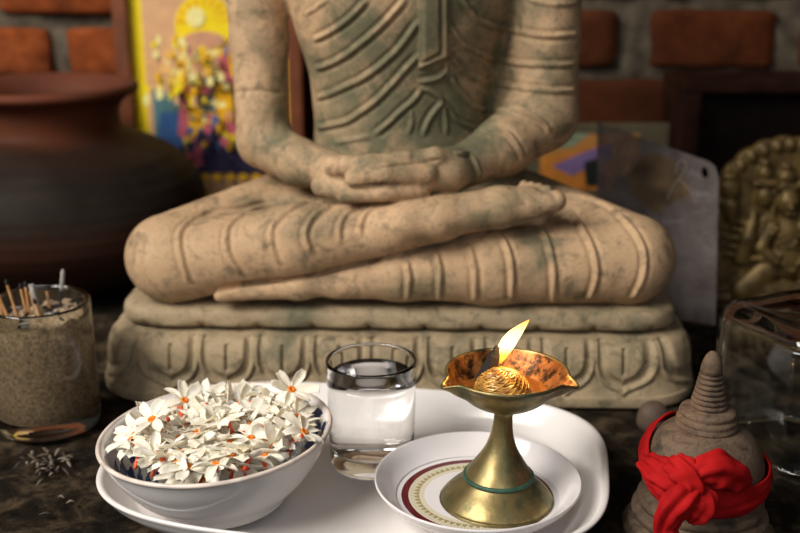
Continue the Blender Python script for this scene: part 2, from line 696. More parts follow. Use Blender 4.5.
A.chain([M(540, 116, 0.882), M(502, 147, 0.850), M(455, 170, 0.818)], [0.0295, 0.0225, 0.0155], 0.008)
# lap
Lp = A.like()
Lp.ell((0, 0.895, 0.118), (0.175, 0.078, 0.042), 0.01)
Lp.ell((0, 0.895, 0.092), (0.175, 0.068, 0.020), 0.01)
# lower leg: knee on the right, foot running out to the left
Lo = A.like()
Lo.rc(M(631, 258, 0.822), M(515, 226, 0.905), 0.0345, 0.050, 0.014)
Lo.chain([M(625, 261, 0.815), M(490, 266, 0.808), M(400, 275, 0.800), M(338, 284, 0.797)], [0.0335, 0.0295, 0.019, 0.0115], 0.010)
Lo.chain([M(352, 277, 0.800), M(300, 287, 0.795), M(244, 292, 0.791)], [0.0125, 0.0095, 0.0062], 0.006)
Lo.rc(M(240, 292, 0.791), M(221, 295, 0.789), 0.0062, 0.0058, 0.004)
for q in range(4):
    Lo.rc(M(252, 289 - q * 0.8, 0.797 + q * 0.006), M(230 + q * 3, 291 - q * 1.2, 0.797 + q * 0.007), 0.005, 0.0046, 0.002)
# upper leg: knee on the left, foot lying on the other thigh
Up = A.like()
Up.rc(M(168, 256, 0.822), M(295, 226, 0.905), 0.0335, 0.050, 0.014)
Up.chain([M(176, 262, 0.816), M(300, 240, 0.806), M(385, 229, 0.797), M(440, 221, 0.793)], [0.0315, 0.0275, 0.0195, 0.0155], 0.010)
Up.chain([M(405, 221, 0.790), M(440, 217, 0.790), M(500, 207, 0.796), M(528, 204, 0.798)], [0.0165, 0.0155, 0.0150, 0.0135], 0.006, 1.25)
Up.chain([M(525, 206, 0.793), M(545, 203, 0.791), M(555, 201, 0.792)], [0.0095, 0.0070, 0.0085], 0.004)
for q, (u_, v_) in enumerate([(547, 191), (539, 188.5), (531, 186.5), (524, 185)]):
    Up.rc(M(520, 197 - q, 0.803 + q * 0.006), M(u_, v_, 0.803 + q * 0.008), 0.0058 - q * 0.0003, 0.0048 - q * 0.0003, 0.0012)
# hands resting one on the other
Hl = A.like()
Hl.rc(M(338, 176, 0.820), M(385, 184, 0.808), 0.0135, 0.0125, 0.006, 1.3)
for q in range(4):
    Hl.chain([M(380, 190 - q, 0.796 + q * 0.010), M(405, 189 - q, 0.799 + q * 0.010), M(430, 185 - q, 0.806 + q * 0.009)], [0.0078, 0.0072, 0.0058], 0.0012)
Hl.rc(M(322, 186, 0.812), M(348, 192, 0.800), 0.0085, 0.0075, 0.004)
Hl.chain([M(335, 166, 0.806), M(372, 164, 0.794), M(407, 157, 0.793)], [0.0085, 0.0072, 0.0052], 0.003)
Hr = A.like()
Hr.chain([M(476, 162, 0.832), M(448, 171, 0.811), M(415, 177, 0.800)], [0.0170, 0.0165, 0.0142], 0.006, 1.15)
Hr.chain([M(425, 173, 0.793), M(388, 173, 0.786), M(354, 178, 0.786)], [0.0105, 0.0090, 0.0074], 0.0015)
Hr.chain([M(420, 188, 0.793), M(385, 192, 0.787), M(344, 196, 0.788)], [0.0088, 0.0072, 0.0055], 0.0012)
for q in range(2):
    Hr.chain([M(425, 170, 0.806 + q * 0.012), M(388, 170, 0.800 + q * 0.012), M(352 + q * 4, 172, 0.800 + q * 0.012)], [0.009, 0.008, 0.006], 0.0012)
Hr.chain([M(456, 160, 0.806), M(436, 156, 0.797), M(412, 156.5, 0.795)], [0.0080, 0.0068, 0.0048], 0.003)
A.join(Lp, 0.012).join(Lo, 0.003).join(Up, 0.003).join(Hl, 0.0025).join(Hr, 0.0018)
SV, SQ = A.mesh()
del Lp, Lo, Up, Hl, Hr, A
SV = relax(SV, SQ, 2, 0.45)
bvh = BVHTree.FromPolygons([Vector(v) for v in SV], SQ.tolist())
ROBE = [  # carved robe folds: (points in the view, height, half width)
    ([(305, 15), (316, 8), (327, 0)], 1.2, 2.0),
    ([(314, 40), (330, 32), (345, 22), (356, 12), (367, 0)], 1.7, 2.3),
    ([(316, 69), (330, 64), (345, 56), (358, 46), (370, 36), (387, 20), (405, 0)], 1.8, 2.4),
    ([(317, 98), (330, 94), (345, 87), (360, 80), (375, 70), (388, 59), (400, 47), (418, 22)], 1.8, 2.4),
    ([(318, 128), (345, 122), (360, 113), (375, 102), (390, 87), (405, 70), (418, 56)], 1.8, 2.4),
    ([(376, 134), (390, 122), (400, 112), (412, 102), (422, 90)], 1.7, 2.3),
    ([(335, 143), (352, 140), (372, 136)], 1.2, 2.2),
    ([(449, 25), (458, 37), (467, 47), (482, 55), (500, 60), (520, 64), (540, 65), (558, 65), (575, 64)], 1.7, 2.3),
    ([(462, 0), (472, 12), (482, 22), (507, 29), (530, 34), (550, 36), (577, 34)], 1.7, 2.3),
    ([(447, 52), (460, 67), (472, 77), (488, 82), (505, 85), (528, 89), (550, 91), (575, 90)], 1.7, 2.3),
    ([(450, 77), (462, 92), (475, 106), (490, 110), (505, 110), (530, 115), (543, 122), (550, 131)], 1.7, 2.3),
    ([(437, 95), (450, 110), (460, 122), (482, 131)], 1.6, 2.2),
    ([(420, 82), (432, 80), (441, 76), (447, 68)], 2.0, 2.4),
    ([(421, 87), (431, 92), (442, 101), (434, 112), (428, 122), (424, 134)], 2.0, 2.4),
    ([(442, 101), (445, 115), (447, 133)], 1.6, 2.2),
    ([(446, 60), (447, 80)], 1.6, 2.0),
    ([(410, 108), (412, 122), (408, 135)], 1.3, 2.0),
    ([(467, 127), (488, 129), (505, 131), (516, 143), (524, 157)], 1.7, 2.4),
    ([(456, 152), (464, 153), (471, 154), (477, 165), (481, 177)], 1.6, 2.2),
    ([(528, 0), (552, 4), (577, 3)], 1.3, 2.2),
    ([(262, 200), (239, 205), (215, 208), (197, 216), (184, 225), (179, 235), (179, 246), (181, 257), (184, 270), (189, 281)], 1.7, 2.4),
    ([(292, 199), (269, 205), (252, 209), (239, 216), (229, 225), (226, 235), (226, 246), (229, 257), (235, 267), (242, 275)], 1.7, 2.4),
    ([(322, 196), (310, 201), (295, 206), (284, 214), (275, 222), (271, 231), (271, 242), (273, 252), (276, 258), (279, 263)], 1.7, 2.4),
    ([(332, 205), (320, 211), (312, 218), (307, 226), (305, 236), (308, 246), (312, 253)], 1.7, 2.4),
    ([(355, 207), (347, 213), (342, 220), (339, 230), (340, 241)], 1.7, 2.4),
    ([(372, 207), (365, 214), (361, 223), (360, 234)], 1.7, 2.4),
    ([(150, 232), (144, 242), (142, 256), (146, 272), (153, 284)], 0.9, 2.0),
    ([(215, 193), (240, 186), (262, 179), (300, 177)], 0.8, 1.8),
    ([(232, 200), (258, 192), (282, 187), (315, 190)], 0.8, 1.8),
    ([(205, 196), (230, 185), (255, 174), (280, 170)], 0.7, 1.8),
    ([(565, 194), (584, 197), (602, 203), (617, 212), (629, 224), (638, 236), (644, 250), (645, 265), (642, 280), (633, 298)], 1.8, 2.5),
    ([(569, 212), (577, 220), (584, 231), (591, 244), (595, 257), (597, 271), (595, 284), (589, 299)], 1.8, 2.5),
    ([(538, 226), (543, 232), (548, 242), (552, 257), (554, 272), (553, 302)], 1.8, 2.5),
    ([(502, 237), (507, 247), (511, 261), (512, 280), (511, 301)], 1.8, 2.5),
    ([(469, 246), (472, 256), (475, 270), (475, 300)], 1.8, 2.5),
    ([(435, 252), (438, 261), (440, 272), (439, 300)], 1.8, 2.5),
    ([(406, 262), (408, 270), (409, 280), (407, 300)], 1.7, 2.4),
    ([(545, 168), (590, 180), (625, 200)], 0.8, 2.0),
    ([(236, 92), (262, 91), (283, 93)], -1.6, 1.5),
    ([(350, 187), (370, 185), (392, 184), (400, 184)], -3.6, 1.5),
    ([(346, 179), (348, 172), (356, 169), (375, 168), (410, 163), (440, 160)], -3.2, 1.5),
    ([(213, 291), (240, 285), (300, 277), (350, 266), (400, 253), (450, 241), (500, 228), (535, 219), (560, 211)], -5.5, 2.3),
]
SN = normals(SV, SQ)
disp = np.zeros(len(SV))
for pts, hh, ww in ROBE:
    P2 = spline(pts, len(pts) * 6)
    runs = [[]]
    for u_, v_ in P2:
        d = Vector(ray(u_, v_)).normalized()
        hit = bvh.ray_cast(Vector(CAM), d, 2.0)
        if hit[0] is None:
            continue
        if runs[-1] and (hit[0] - runs[-1][-1]).length > 0.012:
            runs.append([])
        runs[-1].append(hit[0])
    for line in runs:
        if len(line) < 6:
            continue
        line = np.array([p[:] for p in line])
        D, E = seg_dist(SV, line)
        w = ww * 0.00072
        tap = np.clip(0.25 + E / 0.006, 0, 1)
        if hh < -3:
            rid = hh * 0.001 * np.exp(-(D / w) ** 2) * tap
        else:
            rid = (hh * 0.00125 * np.exp(-(D / w) ** 2) - (0.0015 if hh > 1.4 else 0.0004) * np.exp(-((D - 2.1 * w) / (0.8 * w)) ** 2)) * tap
        disp = np.where(np.abs(rid) > np.abs(disp), rid, disp)
# the flat hanging end of the robe on the chest, raised with a border
px = to_px(SV)
front = (SV[:, 1] < 0.885) & (px[:, 1] < 140) & (SV[:, 2] > 0.15)


def panel(x0, x1, ybot0, ybot1):
    """signed distance in view pixels to a strip with a slanted lower end"""
    f = np.clip((px[:, 0] - x0) / (x1 - x0), 0, 1)
    return np.minimum(np.minimum(px[:, 0] - x0, x1 - px[:, 0]), (ybot0 + (ybot1 - ybot0) * f) - px[:, 1])


d1 = panel(419, 447, 68, 57)
d2 = panel(421, 440, 62, 52)
s1 = np.clip(d1 / 2.0 + 0.5, 0, 1)
s2 = np.clip(d2 / 2.0 + 0.5, 0, 1)
disp = np.where(front & (s1 > 0), np.maximum(disp, 0) * (1 - s1) + s1 * 0.0042 + 0.0006 * s2 - 0.0026 * np.exp(-(d2 / 1.6) ** 2) * s1, disp)
SV = SV + SN * disp[:, None]
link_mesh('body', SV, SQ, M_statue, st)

# plinth: profile swept round a rounded rectangle, petals carved into the lower band
HX, HY, RC, CY = 0.2165, 0.092, 0.030, 0.886
per = []
NA = 1500
segs = [('l', (-(HX - RC), -HY), (HX - RC, -HY)), ('c', (HX - RC, -HY + RC), -PI / 2), ('l', (HX, -HY + RC), (HX, HY - RC)), ('c', (HX - RC, HY - RC), 0),
        ('l', (HX - RC, HY), (-(HX - RC), HY)), ('c', (-HX + RC, HY - RC), PI / 2), ('l', (-HX, HY - RC), (-HX, -HY + RC)), ('c', (-HX + RC, -HY + RC), PI)]
lens = [math.dist(s_[1], s_[2]) if s_[0] == 'l' else PI / 2 * RC for s_ in segs]
tot = sum(lens)
for i in range(NA):
    s_ = i / NA * tot
    a0 = s_
    for sg, L in zip(segs, lens):
        if a0 <= L or sg is segs[-1]:
            break
        a0 -= L
    if sg[0] == 'l':
        f = a0 / L
        p = np.array(sg[1]) * (1 - f) + np.array(sg[2]) * f
        t_ = np.array(sg[2]) - np.array(sg[1])
        t_ /= np.linalg.norm(t_)
        nrm = np.array([t_[1], -t_[0]])
    else:
        an = sg[2] + a0 / RC
        nrm = np.array([math.cos(an), math.sin(an)])
        p = np.array(sg[1]) + RC * nrm
    per.append((p[0], p[1], nrm[0], nrm[1], s_ - (HX - RC)))
per = np.array(per)
npet = round(tot / 0.043)
pitch = tot / npet
prof_pl = spline([(0.0205, 0.0), (0.0235, 0.002), (0.0235, 0.0090), (0.0215, 0.0112), (0.0180, 0.023), (0.0168, 0.034), (0.0145, 0.043), (0.0095, 0.0500), (0.001, 0.0530), (-0.010, 0.0545)], 84)
prof_sl = spline([(-0.010, 0.0545), (-0.003, 0.0558), (0.0030, 0.0580), (0.0048, 0.0630), (0.0036, 0.0690), (-0.0005, 0.0722), (-0.006, 0.0733), (-0.014, 0.0735)], 30)


CYAW, SYAW = math.cos(math.radians(-1.7)), math.sin(math.radians(-1.7))


def sweep(prof, dfun):
    V = []
    for off, z in prof:
        d = off + dfun(per[:, 4], z)
        x_, y_ = per[:, 0] + per[:, 2] * d, per[:, 1] + per[:, 3] * d
        V.append(np.stack([x_ * CYAW - y_ * SYAW, CY + x_ * SYAW + y_ * CYAW, np.full(NA, z)], 1))
    return np.vstack(V)


HW = pitch / 2
PT, PB = 0.0520, 0.0125


def outline(sc, tip):
    L = [(0.95, 0.0), (0.95, 0.35), (0.90, 0.55), (0.74, 0.74), (0.45, 0.86), (0.16, 0.92), (0.0, 1.0)]
    P = spline(L, 26)
    return np.stack([P[:, 0] * HW * sc, PT - P[:, 1] * tip * (PT - PB)], 1)


OUT, INN = outline(1.0, 1.0), outline(0.70, 0.80)


def d2d(x, z, P):
    D = np.full(len(x), 9.0)
    for a, b in zip(P[:-1], P[1:]):
        d = b - a
        t = np.clip(((x - a[0]) * d[0] + (z - a[1]) * d[1]) / (d @ d), 0, 1)
        D = np.minimum(D, np.hypot(x - a[0] - t * d[0], z - a[1] - t * d[1]))
    return D


def inside(x, z, P):
    if z > P[0][1]:
        return np.ones(len(x), bool)
    if z < P[-1][1]:
        return np.zeros(len(x), bool)
    return x < np.interp(-z, -P[:, 1], P[:, 0])


def petals(s, z):
    a = (s / pitch + 0.5) % 1.0 - 0.5            # -0.5 .. 0.5 within one petal
    x = np.abs(a) * pitch
    fade = float(np.clip((0.0545 - z) / 0.003, 0, 1))
    dO = d2d(x, z, OUT)
    dI = d2d(x, z, INN)
    sI = np.where(inside(x, z, INN), dI, -dI)
    sO = np.where(inside(x, z, OUT), dO, -dO)
    k = 0.0024 * np.exp(-(dO / 0.0014) ** 2) - 0.0016 * np.exp(-((sO - 0.0035) / 0.0013) ** 2)
    k = k + 0.0030 * np.clip(sI / 0.0022 + 0.2, 0, 1) ** 0.7
    k = k - 0.0012 * np.exp(-((sO + 0.0028) / 0.0012) ** 2)
    if 0.027 < z < 0.047:
        k = k - 0.0034 * np.exp(-(x / 0.0011) ** 2)
    return k * fade


def notches(s, z):
    a = (s / pitch) % 1.0 - 0.5
    w = max(0.0, 1 - abs(z - 0.0575) / 0.004)
    arc = 0.0012 * np.cos(a * 2 * PI) * max(0.0, 1 - abs(z - 0.0585) / 0.005)
    return -0.0050 * np.exp(-(a / 0.045) ** 2) * w - arc


Vb = sweep(prof_pl, petals)
Vs = sweep(prof_sl, notches)
plv = MB()
Fp = grid_faces(len(prof_pl), NA)
Fp.append(tuple(range(NA - 1, -1, -1)))
plv.add(Vb, Fp)
pl = plv.build('lotus_plinth', M_plinth, st)
sl_ = MB()
Fs = grid_faces(len(prof_sl), NA)
Fs.append(tuple((len(prof_sl) - 1) * NA + j for j in range(NA)))
sl_.add(Vs, Fs)
sl_.build('seat_slab', M_plinth, st)

# ------------------------------------------------------------------ clay pot
pc = np.array([-0.364, 1.105, 0.0])
pr = spline([(0.0, 0.0), (0.07, 0.0), (0.115, 0.016), (0.150, 0.052), (0.1585, 0.082), (0.150, 0.112), (0.125, 0.137), (0.094, 0.152), (0.078, 0.160), (0.0745, 0.172),
             (0.077, 0.186), (0.086, 0.194), (0.0945, 0.199), (0.0955, 0.204), (0.0915, 0.2075), (0.084, 0.206), (0.074, 0.196), (0.069, 0.182), (0.069, 0.165), (0.085, 0.150), (0.12, 0.125), (0.14, 0.08), (0.10, 0.02), (0.0, 0.008)], 150)


def pot_r(t, r, z):
    if r > 0.08 and z < 0.15:
        r += 0.0007 * math.sin(z * 520) * (0.03 < z < 0.145)
    return r, z


V_, F_ = lathe(pr, 96, pc, pot_r)
pot = thing('clay_pot', 'big dark round terracotta water pot with a flared rim', 'pot', pc)
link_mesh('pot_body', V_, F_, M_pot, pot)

# ------------------------------------------------------------------ framed picture on the left
FY = 1.272
xl, xr, zb, zt = M(117, 90, FY)[0], M(303, 90, FY)[0], 0.035, 0.42
fp = thing('framed_picture', 'bright yellow and blue devotional picture in a wooden frame behind the statue', 'picture', ((xl + xr) / 2, FY + 0.01, 0))
fm = MB()
fw = 0.018
for b_ in ((xl, xl + fw, zb - 0.035, zt), (xr - fw, xr, zb - 0.035, zt), (xl + fw, xr - fw, zt - fw, zt), (xl + fw, xr - fw, zb - 0.035, zb)):
    fm.add(*bevbox(b_[0], b_[1], FY, FY + 0.022, b_[2], b_[3], 0.003))
fm.build('frame', M_rwood, fp, smooth=False)
cols = {'yellow': (1.0, 0.72, 0.015), 'pale': (0.72, 0.42, 0.22), 'gold': (0.95, 0.50, 0.015), 'white': (1.0, 0.86, 0.35), 'blue': (0.05, 0.13, 0.32), 'teal': (0.10, 0.22, 0.24), 'pink': (0.55, 0.12, 0.16), 'dark': (0.03, 0.025, 0.06), 'skin': (0.62, 0.33, 0.20)}
pm = {k: simple('print_' + k, c, 0.35, var=0.12, scale=50) for k, c in cols.items()}
names = list(pm)
pr_ = MB()
layer = [0]


def flat(pts, colour, th=0.0003):
    layer[0] += 1
    y = FY + 0.012 - 0.00015 * layer[0]
    n_ = len(pts)
    V = [(p[0], y, p[1]) for p in pts] + [(p[0], y + 0.0008, p[1]) for p in pts]
    F = [tuple(range(n_)), tuple(range(2 * n_ - 1, n_ - 1, -1))] + [(i, i + n_, (i + 1) % n_ + n_, (i + 1) % n_) for i in range(n_)]
    pr_.add(V, F, names.index(colour))


def fpx(u, v):
    q = M(u, v, FY + 0.012)
    return (q[0], q[2])


def disc(u, v, ru, rv, colour, n_=28):
    flat([fpx(u + ru * math.cos(2 * PI * i / n_), v - rv * math.sin(2 * PI * i / n_)) for i in range(n_)][::-1], colour)


x0_, x1_, z0_, z1_ = xl + fw, xr - fw, zb, zt - fw
flat([(x0_, z0_), (x1_, z0_), (x1_, z1_), (x0_, z1_)], 'yellow')
b_ = 0.014
flat([(x0_ + b_, z0_ + b_), (x1_ - b_, z0_ + b_), (x1_ - b_, z1_ - b_), (x0_ + b_, z1_ - b_)], 'pale')
q0, q1 = fpx(152, 90), fpx(290, 160)
flat([(q0[0], q1[1]), (x1_ - b_, q1[1]), (x1_ - b_, q0[1]), (q0[0], q0[1])], 'teal')
flat([fpx(160, 112), fpx(158, 150), fpx(290, 165), fpx(290, 130), fpx(230, 112)], 'blue')
for i in range(9):                                    # fan of leaf-like flames to the left of the figure
    a_ = math.radians(100 + i * 11)
    u0, v0 = 196, 82
    u1, v1 = u0 + 46 * math.cos(a_), v0 - 44 * math.sin(a_)
    flat([fpx(u0, v0), fpx((u0 + u1) / 2 - 4, (v0 + v1) / 2), fpx(u1, v1), fpx((u0 + u1) / 2 + 5, (v0 + v1) / 2 + 2)], 'yellow' if i % 2 else 'white')
disc(204, 24, 29, 30, 'yellow')
for i in range(9):
    a_ = math.radians(10 + i * 20)
    flat([fpx(204 + 14 * math.cos(a_), 24 - 14 * math.sin(a_)), fpx(204 + 27 * math.cos(a_ - 0.1), 24 - 27 * math.sin(a_ - 0.1)), fpx(204 + 27 * math.cos(a_ + 0.1), 24 - 27 * math.sin(a_ + 0.1))], 'gold')
disc(196, 17, 9, 10, 'white')
disc(204, 40, 21, 9, 'skin')
flat([fpx(184, 50), fpx(226, 50), fpx(232, 80), fpx(222, 92), fpx(188, 92), fpx(178, 78)], 'white')
flat([fpx(192, 58), fpx(206, 54), fpx(208, 86), fpx(194, 86)], 'skin')
flat([fpx(218, 52), fpx(232, 50), fpx(236, 84), fpx(222, 82)], 'pink')
flat([fpx(182, 84), fpx(232, 84), fpx(236, 140), fpx(180, 150)], 'gold')
flat([fpx(205, 86), fpx(214, 86), fpx(216, 128), fpx(208, 130), fpx(202, 112)], 'blue')
for k in range(4):
    flat([fpx(203, 92 + k * 9), fpx(217, 92 + k * 9), fpx(217, 95 + k * 9), fpx(203, 95 + k * 9)], 'yellow')
flat([fpx(180, 110), fpx(188, 100), fpx(190, 150), fpx(178, 156)], 'pink')
flat([fpx(234, 70), fpx(268, 74), fpx(272, 110), fpx(238, 112)], 'yellow')
flat([fpx(226, 115), fpx(244, 112), fpx(244, 145), fpx(228, 148)], 'pink')
flat([fpx(176, 150), fpx(202, 128), fpx(218, 128), fpx(246, 148), fpx(290, 158), fpx(290, 172), fpx(176, 172)], 'dark')
flat([fpx(192, 140), fpx(200, 130), fpx(204, 165), fpx(196, 165)], 'pink')
for k in range(7):
    disc(192 + k * 13, 176, 4.5, 3.5, 'gold', 10)
rp = random.Random(4)
for k in range(120):
    u_, v_ = rp.gauss(206, 20), rp.uniform(48, 150)
    if not 158 < u_ < 270:
        continue
    c_ = rp.choice(['yellow', 'yellow', 'gold', 'gold', 'white', 'skin', 'pink', 'dark', 'blue'] if v_ < 125 else ['gold', 'dark', 'dark', 'pink', 'blue', 'yellow'])
    disc(u_, v_, rp.uniform(1.5, 4.5), rp.uniform(2, 7), c_, 7)
for k in range(40):
    disc(rp.uniform(150, 200), rp.uniform(36, 100), rp.uniform(1.5, 3.5), rp.uniform(3, 8), rp.choice(['yellow', 'white', 'pale', 'gold']), 7)
pr_.build('print', [pm[k] for k in names], fp, smooth=False)

# ------------------------------------------------------------------ flat picture behind the statue, right
PY = 1.235
p0, p1 = M(520, 124, PY), M(676, 124, PY)
cp = thing('small_framed_picture', 'pale framed picture with orange and purple patches behind the statue', 'picture', ((p0[0] + p1[0]) / 2, PY, 0))
cm = MB()
ztop = p0[2]
M_olive = simple('olive_card', (0.12, 0.098, 0.05), 0.6, var=0.3, scale=30)
M_oran = simple('print_orange', (0.62, 0.22, 0.03), 0.5, var=0.2, scale=60)
M_purp = simple('print_purple', (0.24, 0.16, 0.36), 0.5, var=0.2, scale=60)
M_green = simple('print_pale_green', (0.25, 0.30, 0.19), 0.5, var=0.5, scale=90)
M_black = simple('print_black', (0.012, 0.016, 0.012), 0.5, var=0.3, scale=60)
cm.add(*bevbox(p0[0], p1[0], PY, PY + 0.012, 0.0, ztop, 0.002))
cm.build('mount', M_olive, cp, smooth=False)
cm = MB()


def flat2(pts, mi, lay):
    y = PY - 0.0002 - 0.0002 * lay
    P_ = [M(u, v, y) for u, v in pts]
    n_ = len(P_)
    V = [(p[0], y, p[2]) for p in P_] + [(p[0], PY + 0.0005, p[2]) for p in P_]
    cm.add(V, [tuple(range(n_)), tuple(range(2 * n_ - 1, n_ - 1, -1))] + [(i, i + n_, (i + 1) % n_ + n_, (i + 1) % n_) for i in range(n_)], mi)


flat2([(540, 134), (540, 175), (640, 175), (640, 134)], 1, 0)
flat2([(540, 160), (540, 190), (612, 190), (612, 140), (582, 150)], 0, 1)
flat2([(542, 132), (548, 150), (572, 147), (590, 134)], 2, 2)
flat2([(552, 166), (575, 156), (600, 146), (612, 143), (612, 160), (590, 166), (572, 176)], 3, 3)
flat2([(584, 162), (598, 158), (606, 186), (586, 186)], 4, 4)
cm.build('print', [M_oran, simple('print_amber', (0.55, 0.24, 0.05), 0.5), M_green, M_purp, M_black], cp, smooth=False)

# dark wooden cupboard at the back on the right
b0 = M(682, 93, 1.19)
bx = thing('wooden_box', 'dark brown wooden box standing against the brick wall at right', 'box', (0.48, 1.23, 0))
m_ = MB()
m_.add(*bevbox(b0[0], b0[0] + 0.024, 1.19, 1.285, 0, b0[2], 0.004))
m_.add(*bevbox(b0[0] + 0.30, b0[0] + 0.324, 1.19, 1.285, 0, b0[2], 0.004))
m_.add(*bevbox(b0[0], b0[0] + 0.324, 1.19, 1.285, b0[2] - 0.001, b0[2] + 0.014, 0.003))
m_.build('carcass', M_wood, bx, smooth=False)
m_ = MB()
m_.add(*bevbox(b0[0] + 0.024, b0[0] + 0.30, 1.205, 1.215, 0.0, b0[2] - 0.001, 0.001))
m_.build('front_panel', simple('black_wood', (0.006, 0.0035, 0.0025), 0.8, var=0.3, spec=0.08), bx, smooth=False)

# ------------------------------------------------------------------ plastic sleeve
c0, c1 = M(597, 122, 1.035), M(719, 165, 0.975)
c2 = Pz(730, 356, 0.0)
c2 = np.array([c1[0] + 0.004, 0.955, 0.0])
c3 = np.array([c0[0] + 0.006, 1.015, 0.0])
slv = thing('plastic_sleeve', 'cloudy clear plastic sleeve with a punched corner hole leaning beside the statue', 'plastic sleeve', (0.5 * (c2 + c3)))
bm = bmesh.new()
e1, e2 = c1 - c0, c3 - c0
outer = []
for a_, b_, in ((c0, c1), (c1, c2), (c2, c3), (c3, c0)):
    for k in range(12):
        outer.append(a_ + (b_ - a_) * k / 12)
outer[12] = c1 + (c0 - c1) * 0.03 + (c2 - c1) * 0.015
hc = c1 + (c0 - c1) * 0.11 + (c2 - c1) * 0.075
ha, hb = (c0 - c1) / np.linalg.norm(c0 - c1), (c2 - c1) / np.linalg.norm(c2 - c1)
hole = [hc + 0.0034 * math.cos(t) * ha + 0.0050 * math.sin(t) * hb for t in np.linspace(0, 2 * PI, 14, endpoint=False)]
eds = []
for loop in (outer, hole):
    vs = [bm.verts.new(p) for p in loop]
    eds += [bm.edges.new((vs[i], vs[(i + 1) % len(vs)])) for i in range(len(vs))]
bmesh.ops.triangle_fill(bm, edges=eds, use_beauty=True)
bmesh.ops.recalc_face_normals(bm, faces=bm.faces[:])
bm.verts.index_update()
V_ = np.array([v.co[:] for v in bm.verts])
F_ = [tuple(v.index for v in f.verts) for f in bm.faces]
bm.free()
t = NT('cloudy_plastic')
cl = t.ramp(t.noise(30, 5, 0.6, dist=1.0), [(0.35, (0.15, 0.122, 0.112)), (0.7, (0.29, 0.245, 0.235))])
t.p(Base_Color=cl, Roughness=0.28, Alpha=t.ramp(t.noise(40, 4, dist=1.2), [(0.35, 0.58), (0.75, 0.78)]), Specular_IOR_Level=0.6)
t.bump(t.noise(60, 5, dist=1.5), 0.5, 0.003)
M_sleeve = t.m
s_ = link_mesh('sleeve', V_, F_, M_sleeve, slv, smooth=False)
mod_solid(s_, 0.0008, 0)
M_wire = simple('pale_wire', (0.40, 0.32, 0.26), 0.5)
# dried leaf shape inside the sleeve, and its wire twist
nl = np.cross(e1, e2)
nl /= np.linalg.norm(nl)
if nl[1] > 0:
    nl = -nl


def on_sleeve(u, v, off=-0.0012):
    d = ray(u, v)
    t_ = np.dot(c0 - CAM, nl) / np.dot(d, nl)
    return CAM + d * t_ + nl * off


lf = [on_sleeve(u, v, 0.0005) for u, v in [(629, 176), (640, 158), (655, 152), (672, 160), (687, 182), (697, 205), (702, 228), (706, 260), (700, 262), (684, 240), (664, 222), (645, 206), (632, 192)]]
o = link_mesh('dried_leaf', lf, [tuple(range(len(lf)))], simple('dry_leaf', (0.15, 0.095, 0.045), 0.8, var=0.55, scale=45, bump=0.5), slv, smooth=False)
mod_solid(o, 0.0008, 0)
for wire in ([(676, 175), (678, 165), (682, 160), (687, 165), (684, 174), (678, 180), (672, 190), (668, 200)], [(678, 178), (690, 190), (698, 206)],
             [(612, 155), (618, 146), (626, 142), (632, 148), (628, 158), (622, 154), (624, 146)]):
    link_mesh('wire_twist', *tube(spline([on_sleeve(u, v, 0.0022) for u, v in wire], 24), 0.0006, 6), M_wire, slv)

# ------------------------------------------------------------------ gilded relief plaque
gc = (0.368, 1.005)
pg = thing('relief_plaque', 'gilded arched plaque with a relief of a many-headed figure', 'plaque', (gc[0], gc[1], 0))
G = Field((0.291, 0.975, -0.002), (0.447, 1.02, 0.185), 0.0011)
sl, X, Y, Z = G._blk(G.lo, G.lo + G.h * G.n)
ax_, az_ = (X - gc[0]) / 0.068, (Z - 0.100) / 0.072
ang = np.arctan2(Z - 0.100, X - gc[0])
rr = np.sqrt((X - gc[0]) ** 2 + ((Z - 0.100)) ** 2)
rim = 0.0685 + 0.0022 * np.abs(np.sin(ang * 10.5))
d2 = np.where(Z > 0.100, rr - rim, np.abs(X - gc[0]) - 0.0685)
plate = np.maximum(np.maximum(d2, -Z), np.abs(Y - 1.010) - 0.005)
G.F = np.broadcast_to(plate, G.F.shape).astype(np.float32).copy()
GY = 1.005


def g(u, v, dy=0.0):
    q = M(u, v, GY)
    return np.array([q[0], GY - dy, q[2]])


# ring of bosses under the scalloped edge
for k in range(15):
    a_ = math.radians(8 + k * 164 / 14)
    G.ell((gc[0] + 0.062 * math.cos(a_), GY, 0.100 + 0.062 * math.sin(a_)), (0.0050, 0.004, 0.0062), 0.002)
u0 = 786
G.rc(g(u0, 232, 0.003), g(u0, 262, 0.003), 0.014, 0.017, 0.004, 0.6)               # chest and belly
G.rc(g(u0 - 16, 224, 0.002), g(u0 + 16, 224, 0.002), 0.008, 0.008, 0.004, 0.7)
for du, hw, hv in ((0, 0.0105, 196), (-22, 0.0085, 192), (22, 0.0085, 192)):      # three heads with crowns
    G.ell(g(u0 + du, hv + 4, 0.006 if du == 0 else 0.002), (hw, hw * 0.9, hw * 1.25), 0.002)
    G.rc(g(u0 + du - 9, hv - 10, 0.006), g(u0 + du + 9, hv - 10, 0.006), 0.004, 0.004, 0.001)
    G.ell(g(u0 + du, hv - 20, 0.004), (hw * 0.85, 0.006, 0.007), 0.002)
    G.ell(g(u0 + du, hv - 30, 0.004), (hw * 0.5, 0.004, 0.004), 0.002)
G.rc(g(u0, 198, 0.015), g(u0, 205, 0.016), 0.0012, 0.0022, 0.0015)
G.rc(g(u0 - 5, 211, 0.014), g(u0 + 5, 211, 0.014), 0.0014, 0.0014, 0.001)
